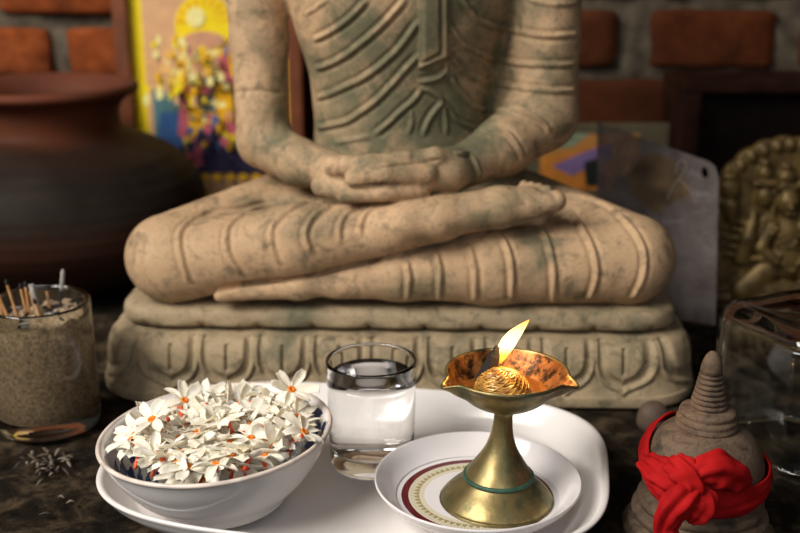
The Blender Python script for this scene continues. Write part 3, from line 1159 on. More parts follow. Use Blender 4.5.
for s_x in (-1, 1):
    G.ell(g(u0 + s_x * 5, 198, 0.0135), (0.0022, 0.002, 0.0012), 0.001)
    G.rc(g(u0 + s_x * 12, 190, 0.004), g(u0 + s_x * 15, 220, 0.002), 0.003, 0.003, 0.001)
    G.chain([g(u0 + s_x * 16, 225, 0.005), g(u0 + s_x * 28, 245, 0.007), g(u0 + s_x * 14, 258, 0.012)], [0.007, 0.006, 0.0048], 0.002)
    for k in range(5):                                                             # fanned arms behind
        G.chain([g(u0 + s_x * 20, 228 + k * 4, 0.0), g(u0 + s_x * 42, 222 + k * 8, 0.003), g(u0 + s_x * 60, 218 + k * 9, 0.001)], [0.004, 0.0034, 0.003], 0.001)
    G.ell(g(u0 + s_x * 57, 188, 0.003), (0.010, 0.006, 0.011), 0.002)              # attendant heads at the edge
    G.ell(g(u0 + s_x * 57, 176, 0.003), (0.007, 0.005, 0.005), 0.002)
    G.rc(g(u0 + s_x * 57, 204, 0.002), g(u0 + s_x * 55, 220, 0.001), 0.008, 0.006, 0.002)
    G.rc(g(u0 + s_x * 22, 270, 0.004), g(u0 + s_x * 46, 288, 0.006), 0.013, 0.011, 0.003, 0.7)   # folded legs
G.chain([g(u0 - 33, 212, 0.003), g(u0 - 40, 235, 0.008), g(u0 - 46, 256, 0.005)], [0.003, 0.007, 0.008], 0.002)
G.chain([g(u0 - 46, 256, 0.006), g(u0 - 20, 256, 0.010)], [0.004, 0.003], 0.001)
G.rc(g(u0 - 30, 290, 0.006), g(u0 + 30, 290, 0.006), 0.011, 0.011, 0.003, 0.7)
for k in range(9):
    t_ = k / 8
    G.ell(g(u0 - 13 + 26 * t_, 226 + 18 * math.sin(PI * t_), 0.012), (0.002, 0.002, 0.002), 0.001)
for k in range(11):
    t_ = k / 10
    G.ell(g(u0 - 17 + 34 * t_, 230 + 38 * math.sin(PI * t_), 0.0125), (0.0018, 0.002, 0.0018), 0.001)
G.rc((0.306, GY, 0.012), (0.430, GY, 0.012), 0.007, 0.007, 0.002)
GV, GQ = G.mesh()
GV = relax(GV, GQ, 1, 0.4)
t = NT('old_gilding')
c = t.ramp(t.noise(60, 6, 0.65), [(0.35, (0.045, 0.028, 0.008)), (0.62, (0.17, 0.11, 0.034))])
t.p(Base_Color=c, Roughness=0.5, Metallic=0.4)
t.bump(t.noise(260, 5), 0.3, 0.001)
link_mesh('relief', GV, GQ, t.m, pg)

# ------------------------------------------------------------------ inverted square glass
jc = np.array([0.287, 0.715, 0.0])
ang_ = math.radians(25)


def rsq(h, r, n_=12):
    out = []
    for q, (sx_, sy_) in enumerate(((1, 1), (-1, 1), (-1, -1), (1, -1))):
        for k in range(n_):
            a_ = q * PI / 2 + k / (n_ - 1) * PI / 2
            out.append((sx_ * (h - r) + r * math.cos(a_), sy_ * (h - r) + r * math.sin(a_)))
    ca, sa = math.cos(ang_), math.sin(ang_)
    return [(x * ca - y * sa, x * sa + y * ca) for x, y in out]


def sq_sweep(prof):
    V = []
    for h, r, z in prof:
        V += [(jc[0] + x, jc[1] + y, z) for x, y in rsq(h, r)]
    n_ = 48
    F = grid_faces(len(prof), n_)
    F.append(tuple(range(n_ - 1, -1, -1)))
    F.append(tuple((len(prof) - 1) * n_ + j for j in range(n_)))
    return V, F


prof = [(0.0360, 0.016, 0.090), (0.0405, 0.014, 0.0885), (0.0418, 0.013, 0.085), (0.0428, 0.012, 0.004), (0.0432, 0.012, 0.001), (0.0450, 0.014, 0.0), (0.0470, 0.014, 0.001), (0.0475, 0.014, 0.004),
        (0.0465, 0.014, 0.088), (0.0455, 0.016, 0.094), (0.0425, 0.018, 0.0985), (0.036, 0.016, 0.1005), (0.0345, 0.016, 0.0995)]
V_, F_ = sq_sweep(prof)
gb = link_mesh('square_glass', V_, F_, M_thickglass, origin=jc)
tag(gb, 'upturned thick square clear glass beside the red-wrapped stupa', 'glass')

# ------------------------------------------------------------------ sand-filled glass with match stubs
sc_ = np.array([-0.263, 0.742, 0.0])
sj = thing('tumbler', 'glass tumbler filled with sand and burnt sticks on the left ledge', 'glass', sc_)
V_, F_ = lathe([(0.0, 0.0006), (0.033, 0.0006), (0.0365, 0.002), (0.0378, 0.006), (0.0372, 0.05), (0.0370, 0.096), (0.0362, 0.0978), (0.0350, 0.0972), (0.0346, 0.094), (0.0345, 0.05), (0.0340, 0.016), (0.030, 0.0135), (0.0, 0.0135)], 72, sc_)
link_mesh('glass_wall', V_, F_, M_dustyglass, sj)
smb = MB()
nr, na = 26, 72
Vd = []
for i in range(nr):
    r_ = 0.0347 * i / (nr - 1)
    for j in range(na):
        a_ = 2 * PI * j / na
        x, y = r_ * math.cos(a_), r_ * math.sin(a_)
        z = 0.0855 + 0.004 * noise.fractal(Vector((x * 90, y * 90, 2)), 1, 2, 4) + 0.0035 * (x / 0.034)
        Vd.append((x + sc_[0], y + sc_[1], z))
for z in (0.07, 0.05, 0.03, 0.0165, 0.0132):
    for j in range(na):
        a_ = 2 * PI * j / na
        r_ = 0.0348 if z > 0.015 else 0.0310
        Vd.append((r_ * math.cos(a_) + sc_[0], r_ * math.sin(a_) + sc_[1], z))
F_ = grid_faces(nr + 5, na)
F_.append(tuple((nr + 4) * na + j for j in range(na))[::-1])
smb.add(Vd, F_)
so = smb.build('sand', M_sand, origin=sc_ + [0, 0, 0.0142])
tag(so, 'grey-brown sand and ash packed in the left glass tumbler', 'sand', kind='stuff')
M_stick = simple('match_wood', (0.48, 0.24, 0.085), 0.7, var=0.3, scale=120)
M_ash = simple('grey_ash', (0.30, 0.28, 0.26), 0.9, var=0.3, scale=300)
sticks = [  # base px, tip px, kind
    ((8, 318), (-3, 292), 0), ((17, 316), (6, 281), 0), ((26, 312), (20, 285), 0), ((29, 311), (25, 283), 0), ((35, 309), (29, 287), 0), ((3, 322), (0, 300), 0), ((36, 304), (31, 284), 1), ((48, 299), (46, 287), 0), ((40, 318), (34, 300), 0),
    ((61, 296), (63, 269), 2)]
nstick = 0
for k, (b_, t_, kind) in enumerate(sticks):
    Yb = sc_[1] + (-0.010 if b_[1] > 315 else 0.004 if b_[1] > 303 else 0.014)
    B_, T_ = M(b_[0], b_[1], Yb), M(t_[0], t_[1], Yb + 0.003)
    dirn = (T_ - B_) / np.linalg.norm(T_ - B_)
    B_ = B_ - dirn * 0.012
    if kind == 0:
        e_ = thing('match_stick', 'short burnt wooden match stick with a black tip stuck in the sand glass', 'stick', B_, 'burnt sticks in the sand')
        link_mesh('stick', *tube(np.linspace(B_, T_, 6), 0.0011, 6), M_stick, e_, smooth=False)
        link_mesh('burnt_tip', *tube(np.linspace(T_ - dirn * 0.003, T_ + dirn * 0.0012, 5), [0.0012, 0.0014, 0.0014, 0.0012, 0.0006], 7), M_soot, e_)
    elif kind == 1:
        e_ = thing('incense_stub', 'grey hollow incense stub among the match sticks in the sand', 'incense', B_)
        link_mesh('stub', *tube(np.linspace(B_, T_, 6), 0.0020, 10, cap=True), M_ash, e_)
        link_mesh('hollow_end', *tube(np.linspace(T_ - dirn * 0.0002, T_ + dirn * 0.0003, 3), 0.0013, 10), M_soot, e_)
    else:
        e_ = thing('incense_stick', 'pale upright ash-covered incense stick at the right rim of the sand glass', 'incense', B_)
        link_mesh('stick', *tube(np.linspace(B_, T_ - (T_ - B_) * 0.5, 5), 0.0009, 6), M_soot, e_)
        link_mesh('ash', *tube(np.linspace(T_ - (T_ - B_) * 0.5, T_, 7), [0.0015, 0.0018, 0.0016, 0.0017, 0.0016, 0.0017, 0.0007], 8), M_ash, e_)
# black burnt crumbs lying on the sand: nobody could count them
cb = MB()
for k in range(46):
    r_, a_ = 0.031 * math.sqrt(random.random()), random.random() * 2 * PI
    p = Vector((sc_[0] + r_ * math.cos(a_), sc_[1] + r_ * math.sin(a_), 0.0872 + 0.0035 * (r_ * math.cos(a_) / 0.034)))
    d = Vector((random.uniform(-1, 1), random.uniform(-1, 1), random.uniform(-0.2, 0.4))).normalized() * random.uniform(0.002, 0.005)
    cb.add(*tube(np.linspace(p - d, p + d, 4), [0.0005, 0.0013, 0.0012, 0.0004], 5), k % 3 == 0)
tag(cb.build('burnt_crumbs', [M_soot, M_ash], origin=sc_ + [0, 0, 0.086]), 'black and grey burnt crumbs scattered on the sand in the glass', 'ash', kind='stuff')

# dried petals and crumbs on the ledge in front of the tumbler
db = MB()
for k in range(42):
    u_, v_ = random.gauss(45, 16), random.gauss(461, 7)
    if k > 36:
        u_, v_ = random.uniform(5, 85), random.uniform(470, 522)
    p = Vector(Pz(u_, v_, 0.002))
    L = random.uniform(0.002, 0.0055)
    a_ = random.random() * PI
    d = Vector((math.cos(a_), math.sin(a_), random.uniform(-0.1, 0.25))) * L
    mid = p + Vector((0, 0, random.uniform(0.0005, 0.002)))
    db.add(*tube(spline([p - d, mid, p + d], 6), [0.0003, 0.0009, 0.0012, 0.0012, 0.0008, 0.0003], 5, flat=0.5), k % 3)
tag(db.build('dried_petals', [simple('dry_petal', (0.09, 0.065, 0.042), 0.8), simple('dry_petal_dark', (0.035, 0.025, 0.018), 0.8), simple('dry_petal_pale', (0.17, 0.14, 0.11), 0.9)], origin=Pz(45, 461, 0)),
    'dried curled petal crumbs on the dark ledge before the sand tumbler', 'dried petals', kind='stuff')

# ------------------------------------------------------------------ tray
TC, TA, TB, TT, TN = (-0.0276, 0.6445), 0.1627, 0.1106, -0.158, 3.3
prof = spline([(0.0, 0.0006), (0.55, 0.0006), (0.80, 0.0008), (0.86, 0.0035), (0.95, 0.014), (0.985, 0.0205), (1.0, 0.0238), (0.992, 0.0252), (0.975, 0.0243), (0.945, 0.0185), (0.88, 0.0088), (0.82, 0.0062), (0.6, 0.0060), (0.0, 0.0060)], 80)
NTT = 180
V = []
ct, st_ = math.cos(TT), math.sin(TT)
for s_, z in prof:
    for j in range(NTT):
        a_ = 2 * PI * j / NTT
        c_, q_ = math.cos(a_), math.sin(a_)
        nn = 2 / (2 + (TN - 2) * min(1, max(0, s_) + 0.3))
        x = TA * s_ * math.copysign(abs(c_) ** nn, c_)
        y = TB * s_ * math.copysign(abs(q_) ** nn, q_)
        V.append((TC[0] + x * ct - y * st_, TC[1] + x * st_ + y * ct, z))
tr = link_mesh('tray', V, grid_faces(len(prof), NTT), M_tray, origin=(TC[0], TC[1], 0))
tag(tr, 'large white rounded tray holding the bowls and the water glass', 'tray')
TZ = 0.0062

# ------------------------------------------------------------------ glass of water
wc = np.array([(372 - 400) * 0.739 / 1080, 0.668, TZ])
V_, F_ = lathe(spline([(0.0, 0.0), (0.024, 0.0), (0.0272, 0.0012), (0.0283, 0.005), (0.0292, 0.03), (0.0301, 0.0725)], 24).tolist() +
               [(0.0303, 0.0742), (0.0299, 0.0755), (0.0291, 0.0757), (0.0284, 0.0748), (0.0281, 0.0725)] +
               spline([(0.0279, 0.068), (0.0272, 0.035), (0.0266, 0.017), (0.0245, 0.0115), (0.018, 0.0098), (0.0, 0.0096)], 24).tolist(), 96, wc)
gl = link_mesh('water_glass', V_, F_, M_glass, origin=wc)
tag(gl, 'small clear glass tumbler full of water standing on the white tray', 'glass')
WL = 0.0640
V_, F_ = lathe([(0.0, 0.0094)] + spline([(0.018, 0.0096), (0.0247, 0.0113), (0.0268, 0.017), (0.0274, 0.035), (0.02795, WL + 0.0006)], 20).tolist() +
               [(0.0272, WL - 0.0001), (0.026, WL - 0.0004), (0.015, WL - 0.0005), (0.0, WL - 0.0005)], 96, wc)
wt = link_mesh('water', V_, F_, M_water, origin=wc + [0, 0, 0.0094])
tag(wt, 'clear water in the small glass on the tray', 'water', kind='stuff')

# ------------------------------------------------------------------ flower bowl
bc = Pz(215, 500, TZ)
bc = np.array([bc[0] + 0.0062, bc[1] - 0.002, TZ + 0.0026])
TILT = Matrix.Rotation(math.radians(-3.6), 3, 'Y')
TILTN = np.array(TILT)


def tilt(V, c):
    return (np.asarray(V) - c) @ TILTN.T + c


def mk_pattern():
    t = NT('blue_painted_glaze')
    sx = t.n('SeparateXYZ')
    t.t.links.new(t.tc.outputs['Object'], sx.inputs[0])
    r = t.math('SQRT', t.math('ADD', t.math('POWER', sx.outputs['X'], 2.0), t.math('POWER', sx.outputs['Y'], 2.0)))
    a = t.math('ARCTAN2', sx.outputs['Y'], sx.outputs['X'])
    wave = t.math('MULTIPLY', t.math('SINE', t.math('ADD', t.math('MULTIPLY', a, 17.0), t.math('MULTIPLY', r, 500.0))), t.math('SINE', t.math('MULTIPLY', r, 700.0)))
    m1 = t.ramp(t.math('ADD', t.math('MULTIPLY', wave, 0.5), t.math('MULTIPLY', t.noise(150, 3), 0.9)), [(0.36, 0.0), (0.50, 1.0)])
    base = t.mix(m1, (0.72, 0.70, 0.62), (0.025, 0.05, 0.17))
    inb = t.math('MULTIPLY', t.math('LESS_THAN', r, 0.0655), t.math('GREATER_THAN', r, 0.040))
    c = t.mix(inb, (0.80, 0.765, 0.765), base)
    t.p(Base_Color=c, Roughness=0.15)
    return t.m


fb = thing('flower_bowl', 'white bowl with blue painted inside heaped with white flowers', 'bowl', bc)
BR, BH = 0.0722, 0.0465
pout = spline([(0.0, 0.0022), (0.030, 0.0020), (0.036, 0.0), (0.040, 0.0006), (0.044, 0.0060), (0.056, 0.0180), (0.0655, 0.0320), (0.0705, 0.0430), (BR, BH)], 48)
pin = spline([(BR, BH), (0.0716, BH + 0.0013), (0.0698, BH + 0.0008), (0.0672, 0.0440), (0.062, 0.0320), (0.050, 0.0170), (0.036, 0.0085), (0.0, 0.0065)], 40)
V_, F_ = lathe(pout, 112, bc)
V2, F2 = lathe(pin, 112, bc)
bmx = MB()
bmx.add(tilt(V_, bc), F_)
fbb = bmx.build('bowl_body', M_porcelain, fb)
bmx = MB()
bmx.add(tilt(V2, bc), F2)
bmx.build('painted_inside', mk_pattern(), fbb)['label'] = 'blue painted inside'
rimv, rimf = tube([(bc[0] + (BR - 0.0008) * math.cos(t_), bc[1] + (BR - 0.0008) * math.sin(t_), bc[2] + BH + 0.0006) for t_ in np.linspace(0, 2 * PI, 113)], 0.0015, 8, cap=False)
link_mesh('rim', tilt(rimv, bc), rimf, simple('worn_rim', (0.72, 0.62, 0.55), 0.3, var=0.25, scale=90), fbb)


# flowers: night-flowering jasmine, petals round an orange tube
def flower_meshes(seed):
    r_ = random.Random(seed)
    npt = r_.choice([5, 6, 6, 6, 7])
    V, F = [], []
    nl_, nw = 9, 5
    for k in range(npt):
        a0 = 2 * PI * k / npt + r_.uniform(-0.22, 0.22)
        L = r_.uniform(0.0125, 0.0185)
        W = r_.uniform(0.0038, 0.0052)
        droop = r_.uniform(-0.6, 0.9)
        twist = r_.uniform(-0.7, 0.7)
        curl = r_.uniform(0.3, 1.9)
        base = len(V)
        for i in range(nl_):
            s_ = i / (nl_ - 1)
            wid = W * (0.22 + 1.0 * math.sin(min(1, s_ * 1.12) ** 0.9 * PI * 0.80)) * (1 if s_ < 0.95 else 0.8)
            rad = 0.0008 + L * s_ * (1 - 0.12 * abs(droop) * s_)
            zc = 0.0012 + 0.0025 * math.sin(s_ * PI * 0.6) - droop * 0.0065 * s_ * s_
            for j in range(nw):
                w_ = (j / (nw - 1) - 0.5) * 2
                notch = 0.0012 * (1 - abs(w_)) * max(0, s_ - 0.8) / 0.2
                ww = wid * w_ * 0.62
                zz = zc + curl * 0.0016 * (w_ * w_ - 0.4) * math.sin(s_ * PI) + twist * ww * s_
                rr_ = rad - notch
                nz_ = noise.noise(Vector((rr_ * 260 + seed, ww * 400, a0 * 3))) * 0.0011 * s_
                zz += nz_
                ww += nz_ * 0.6
                V.append((rr_ * math.cos(a0) - ww * math.sin(a0), rr_ * math.sin(a0) + ww * math.cos(a0), zz))
        for i in range(nl_ - 1):
            for j in range(nw - 1):
                a_ = base + i * nw + j
                F.append((a_, a_ + 1, a_ + nw + 1, a_ + nw))
    me = bpy.data.meshes.new('corolla')
    me.from_pydata(V, [], F)
    me.materials.append(M_petal)
    me.polygons.foreach_set('use_smooth', [True] * len(F))
    # orange tube below and orange ring-eye above
    tv, tf = tube(spline([(0, 0, 0.0016), (0.0002, 0, -0.002), (0.0008, 0.0003, -0.0045), (0.0016, 0.0008, -0.0072)], 9), [0.0019, 0.0015, 0.0012, 0.0012, 0.0012, 0.0012, 0.0013, 0.0013, 0.0010], 9)
    mt = bpy.data.meshes.new('orange_tube')
    mt.from_pydata(tv.tolist(), [], tf)
    mt.materials.append(M_orange)
    mt.polygons.foreach_set('use_smooth', [True] * len(tf))
    ev, ef = lathe([(0.0006, 0.0014), (0.0010, 0.0021), (0.0017, 0.0026), (0.0024, 0.0024), (0.0027, 0.0018)], 14)
    mE = bpy.data.meshes.new('orange_eye')
    mE.from_pydata(ev.tolist(), [], ef)
    mE.materials.append(M_orange_eye)
    mE.polygons.foreach_set('use_smooth', [True] * len(ef))
    for mm in (me, mt, mE):
        mm.update()
    return me, mt, mE


KINDS = [flower_meshes(100 + k) for k in range(9)]
protos = {}


def flower(kind, loc, rot, label, group):
    if kind not in protos:
        e = thing('jasmine_flower', None, 'flower', (0, 0, 0))
        parts = []
        for nm, me in zip(('corolla', 'orange_tube', 'orange_eye'), KINDS[kind]):
            o = bpy.data.objects.new(nm, me)
            COL.objects.link(o)
            o.parent = parts[0] if nm == 'orange_eye' else e
            parts.append(o)
            if nm == 'corolla':
                mod_solid(o, 0.00035, 0)
                mod_sub(o, 1)
        protos[kind] = (e, parts)
    else:
        src, ps = protos[kind]
        e = src.copy()
        COL.objects.link(e)
        new = []
        for p_ in ps:
            c = p_.copy()
            COL.objects.link(c)
            c.parent = new[0] if len(new) == 2 else e
            new.append(c)
    e.location = loc
    e.rotation_euler = rot
    tag(e, label, 'flower', group)
    return e


def heap(x, y):
    r_ = math.hypot(x, y) / 0.066
    return 0.0355 + 0.0145 * (1 - min(1, r_) ** 2.2)


pts_ = []
tries = 0
while len(pts_) < 84 and tries < 30000:
    tries += 1
    r_, a_ = 0.0515 * math.sqrt(random.random()), random.random() * 2 * PI
    x, y = r_ * math.cos(a_), r_ * math.sin(a_)
    if all((x - q[0]) ** 2 + (y - q[1]) ** 2 > 0.0086 ** 2 for q in pts_):
        pts_.append((x, y))
low = []
while len(low) < 40:
    r_, a_ = 0.046 * math.sqrt(random.random()), random.random() * 2 * PI
    low.append((r_ * math.cos(a_), r_ * math.sin(a_)))
LUP = 'white jasmine blossom with an orange eye lying face up in the bowl'
LDN = 'white jasmine blossom turned over in the bowl, its red-orange tube showing'
LSD = 'cream jasmine blossom lying on its side in the heaped bowl'
GF = 'jasmine blossoms heaped in the bowl'
allf = [(x, y, heap(x, y) + random.uniform(-0.002, 0.002)) for x, y in pts_] + [(x, y, heap(x, y) - 0.0085) for x, y in low]
for i, (x, y, z) in enumerate(allf):
    w = tilt(np.array([[bc[0] + x, bc[1] + y, bc[2] + z]]), bc)[0]
    out = Vector((x, y, 0)) * 3.0
    q = random.random()
    if q < 0.70:
        rot, lab = (random.uniform(-0.55, 0.6), random.uniform(-0.5, 0.5), random.random() * 6.28), LUP
    elif q < 0.84:
        rot, lab = (PI + random.uniform(-0.6, 0.6), random.uniform(-0.6, 0.6), random.random() * 6.28), LDN
    else:
        rot, lab = (random.uniform(0.9, 1.5), random.uniform(-0.4, 0.4), random.random() * 6.28), LSD
    r0 = math.hypot(x, y)
    if r0 > 0.045:                                    # at the edge: lean with the heap, keep off the bowl wall
        w = w + np.array([0, 0, 0.004])
        if q >= 0.70:
            rot = (random.uniform(-0.3, 0.3), random.uniform(-0.3, 0.3), random.random() * 6.28)
            lab = LUP
    flower(i % 9, w, rot, lab, GF)
# blossoms that stand out
for (u_, v_, Yo, rot, lab) in (
        (291, 391, 0.634, (0.55, 0.15, 0.4), 'white jasmine blossom perched on the far right edge of the flower heap'),
        (184, 402, 0.645, (0.45, -0.2, 1.2), 'white jasmine blossom standing tall on the far left edge of the flower heap'),
        (243, 466, 0.578, (0.62, 0.0, 0.2), 'large open jasmine blossom facing forward above the near rim of the bowl'),
        (303, 434, 0.590, (0.50, 0.30, 0.9), 'white jasmine blossom with drooping petals near the right rim of the bowl'),
        (153, 421, 0.600, (0.35, -0.35, 0.1), 'white jasmine blossom by the left rim of the bowl over blue paint')):
    flower(random.randrange(9), M(u_, v_, Yo), rot, lab, None)

# ------------------------------------------------------------------ saucer
sc2 = np.array([0.0479, 0.5997, TZ])


def mk_saucer_in():
    t = NT('patterned_glaze')
    sx = t.n('SeparateXYZ')
    t.t.links.new(t.tc.outputs['Object'], sx.inputs[0])
    r = t.math('SQRT', t.math('ADD', t.math('POWER', sx.outputs['X'], 2.0), t.math('POWER', sx.outputs['Y'], 2.0)))
    a = t.math('ARCTAN2', sx.outputs['Y'], sx.outputs['X'])
    f = t.math('DIVIDE', r, 0.06)
    W, MR, CR, GO = (0.80, 0.765, 0.775), (0.12, 0.012, 0.018), (0.70, 0.64, 0.50), (0.34, 0.29, 0.13)
    c = t.ramp(f, [(0.0, W), (0.545, CR), (0.710, MR), (0.785, W)], 'CONSTANT')
    saw = t.math('ABSOLUTE', t.math('SINE', t.math('MULTIPLY', a, 30.0)))
    lim = t.math('ADD', 0.60, t.math('MULTIPLY', saw, 0.055))
    teeth = t.math('MULTIPLY', t.math('GREATER_THAN', lim, f), t.math('GREATER_THAN', f, 0.60))
    c = t.mix(teeth, c, GO)
    lines = t.math('MULTIPLY', t.math('GREATER_THAN', t.math('SINE', t.math('MULTIPLY', a, 120.0)), 0.2), t.math('MULTIPLY', t.math('GREATER_THAN', f, 0.625), t.math('LESS_THAN', f, 0.695)))
    c = t.mix(t.math('MULTIPLY', lines, 0.4), c, GO)
    t.p(Base_Color=c, Roughness=0.10)
    return t.m


sa = thing('saucer', 'white saucer with a maroon ring under the brass lamp', 'saucer', sc2)
po = spline([(0.0, 0.0022), (0.030, 0.0020), (0.034, 0.0), (0.037, 0.0008), (0.040, 0.0050), (0.0480, 0.0090), (0.0570, 0.0155), (0.0617, 0.0205), (0.0637, 0.0240)], 40)
pi_ = spline([(0.0637, 0.0240), (0.0633, 0.0250), (0.0622, 0.0246), (0.0596, 0.0218), (0.0550, 0.0165), (0.0505, 0.0132), (0.0460, 0.0122), (0.0, 0.0120)], 40)
sab = link_mesh('saucer_body', *lathe(po, 120, sc2), M_porcelain, sa)
link_mesh('patterned_inside', *lathe(pi_, 120, sc2), mk_saucer_in(), sab)['label'] = 'inside with maroon and gold ring'

# ------------------------------------------------------------------ brass oil lamp
lc = np.array([(497 - 400) * 0.662 / 1080, 0.595, TZ + 0.0122])
LZ = 0.915
lamp = thing('oil_lamp', 'aged brass pedestal oil lamp burning in the white saucer', 'lamp', lc)
LT = np.array(Matrix.Rotation(math.radians(3.2), 3, 'Y'))


def lt(V):
    V = np.asarray(V, float) - lc
    V[:, 0] += 0.004 * np.clip(V[:, 2] / 0.09, 0, 1.2) ** 1.0
    V[:, 2] *= LZ
    return V + lc


foot = spline([(0.0, 0.0), (0.0325, 0.0), (0.0338, 0.0012), (0.0335, 0.0030), (0.0290, 0.0085), (0.0240, 0.0135), (0.0212, 0.0165)], 24)
stem = spline([(0.0202, 0.0195), (0.0185, 0.0225), (0.0140, 0.0300), (0.0095, 0.0390), (0.0068, 0.0490), (0.0058, 0.0580), (0.0060, 0.0635), (0.0075, 0.0665)], 32)
ring = spline([(0.0212, 0.0165), (0.0218, 0.0172), (0.0219, 0.0182), (0.0212, 0.0194), (0.0202, 0.0195)], 14)
lbase = link_mesh('base', lt(lathe(foot, 80, lc)[0]), lathe(foot, 80, lc)[1], M_brass, lamp)
o = link_mesh('collar_ring', lt(lathe(ring, 80, lc)[0]), lathe(ring, 80, lc)[1], M_verdigris, lbase)
o['label'] = 'green tarnished ring round the base'
link_mesh('stem', lt(lathe(stem, 64, lc)[0]), lathe(stem, 64, lc)[1], M_brass, lamp)
cup = spline([(0.0, 0.0655), (0.0075, 0.0665), (0.0150, 0.0690), (0.0235, 0.0745), (0.0300, 0.0815), (0.0340, 0.0880), (0.0362, 0.0905), (0.0372, 0.0920), (0.0366, 0.0935), (0.0352, 0.0930),
              (0.0330, 0.0885), (0.0285, 0.0815), (0.0215, 0.0750), (0.0130, 0.0710), (0.0, 0.0700)], 90)


def lips(t_, r, z):
    w = max(0.0, (z - 0.078) / 0.0145)
    g_ = 0.0
    for a_, amp in ((-0.42, 0.0070), (PI + 0.44, 0.0070), (PI * 0.57, 0.003)):
        d = (t_ - a_ + PI) % (2 * PI) - PI
        g_ += amp * math.exp(-(d / 0.14) ** 2)
    return r + g_ * w, z - 0.42 * g_ * w


ci = int(np.argmax(cup[:, 1]))
V_, F_ = lathe(cup[:ci + 6], 128, lc, lips)
lbowl = link_mesh('bowl', lt(V_), F_, M_brass, lamp)
t = NT('sooty_copper')
c = t.ramp(t.noise(90, 6, 0.7), [(0.35, (0.20, 0.075, 0.022)), (0.65, (0.42, 0.20, 0.07))])
c = t.mix(t.ramp(t.noise(150, 7, 0.75), [(0.44, 0.0), (0.58, 0.94)]), c, (0.012, 0.008, 0.006))
t.p(Base_Color=c, Roughness=0.38, Metallic=0.6)
t.bump(t.noise(400, 4), 0.3, 0.0008)
V_, F_ = lathe(cup[ci + 5:], 128, lc, lips)
link_mesh('bowl_inside', lt(V_), F_, t.m, lbowl)
# soot-blackened patch at the back of the bowl where the wick leans
wx = lc[0] + 0.004
oil_c = np.array([wx - 0.001, lc[1], lc[2] + 0.0790 * LZ])
t = NT('lamp_oil')
t.p(Base_Color=(0.35, 0.13, 0.02), Roughness=0.03, IOR=1.47, Transmission_Weight=0.5)
V_, F_ = lathe([(0.0, 0.0)] + [(0.0262 * k / 6, 0.0) for k in range(1, 7)], 64, oil_c)
oo = link_mesh('oil', V_, F_, t.m, origin=oil_c)
tag(oo, 'golden oil pooled in the brass lamp bowl', 'oil', kind='stuff')
# coiled cotton wick: a dome of thread with the burning end drawn up to the back
wk = thing('cotton_wick', 'coiled cotton wick glistening in the lamp bowl with a charred standing end', 'wick', oil_c)
cc = M(502, 379, lc[1] - 0.002)
cc[2] = oil_c[2] + 0.0005
mw = MB()
turns = 11
P_ = []
for k in range(480):
    s_ = k / 479
    th = s_ * turns * 2 * PI
    el = s_ * 1.45
    rr_ = 0.0158 * math.cos(el) + 0.0003 * math.sin(th * 5.3)
    P_.append((cc[0] + rr_ * math.cos(th), cc[1] + rr_ * math.sin(th), cc[2] + 0.0128 * math.sin(el) + 0.0003 * math.sin(th * 7.1)))
mw.add(*tube(P_, 0.00095, 7))
for q in range(16):
    a_ = q / 16 * 2 * PI + random.uniform(-0.2, 0.2)
    P2 = []
    for k in range(26):
        s_ = k / 25
        el = s_ * 1.5
        th = a_ + s_ * 2.4
        rr_ = 0.0166 * math.cos(el)
        P2.append((cc[0] + rr_ * math.cos(th), cc[1] + rr_ * math.sin(th), cc[2] + 0.0138 * math.sin(el)))
    mw.add(*tube(P2, 0.00055, 5))
t = NT('oiled_cotton')
c = t.ramp(t.noise(160, 5), [(0.35, (0.22, 0.085, 0.012)), (0.65, (0.72, 0.42, 0.10))])
t.p(Base_Color=c, Roughness=0.14, Specular_IOR_Level=0.8, Coat_Weight=0.6, Coat_Roughness=0.05)
mw.build('coil', t.m, wk)
yb = lc[1] + 0.014
wp = spline([M(482, 383, yb), M(489, 368, yb), M(494, 357, yb), M(498, 346, yb)], 22)
wr = np.interp(np.linspace(0, 1, 22), [0, 0.3, 0.7, 1], [0.0050, 0.0046, 0.0036, 0.0016])
wv, wf = tube(wp, wr, 12)
wv = wv + 0.0006 * np.array([noise.noise_vector(Vector(p) * 420)[:] for p in wv])
o = link_mesh('charred_end', wv, wf, M_soot, wk)
# flame
f0 = M(500, 362, yb)
fpts = spline([M(500, 363, yb), M(503, 352, yb), M(510, 340, yb), M(519, 330, yb), M(529, 320, yb)], 40)
fr = np.interp(np.linspace(0, 1, 40), [0, 0.12, 0.3, 0.45, 0.65, 0.85, 1], [0.0009, 0.0028, 0.0043, 0.0047, 0.0038, 0.0020, 0.0002])
ftop, fbot = fpts[-1][2], fpts[0][2]
M_flame = emis('flame', [(0.0, (1.0, 0.16, 0.01)), (0.22, (1.0, 0.36, 0.04)), (0.42, (1.0, 0.72, 0.28)), (0.74, (1.0, 0.66, 0.20)), (1.0, (1.0, 0.28, 0.03))], 4.0, 'Z', 0.0, float(ftop - fbot))
fv, ff = tube(fpts, fr, 20, flat=0.6)
fo = link_mesh('flame', fv, ff, M_flame, origin=fpts[0])
tag(fo, 'small bright yellow flame leaning right above the lamp wick', 'flame')

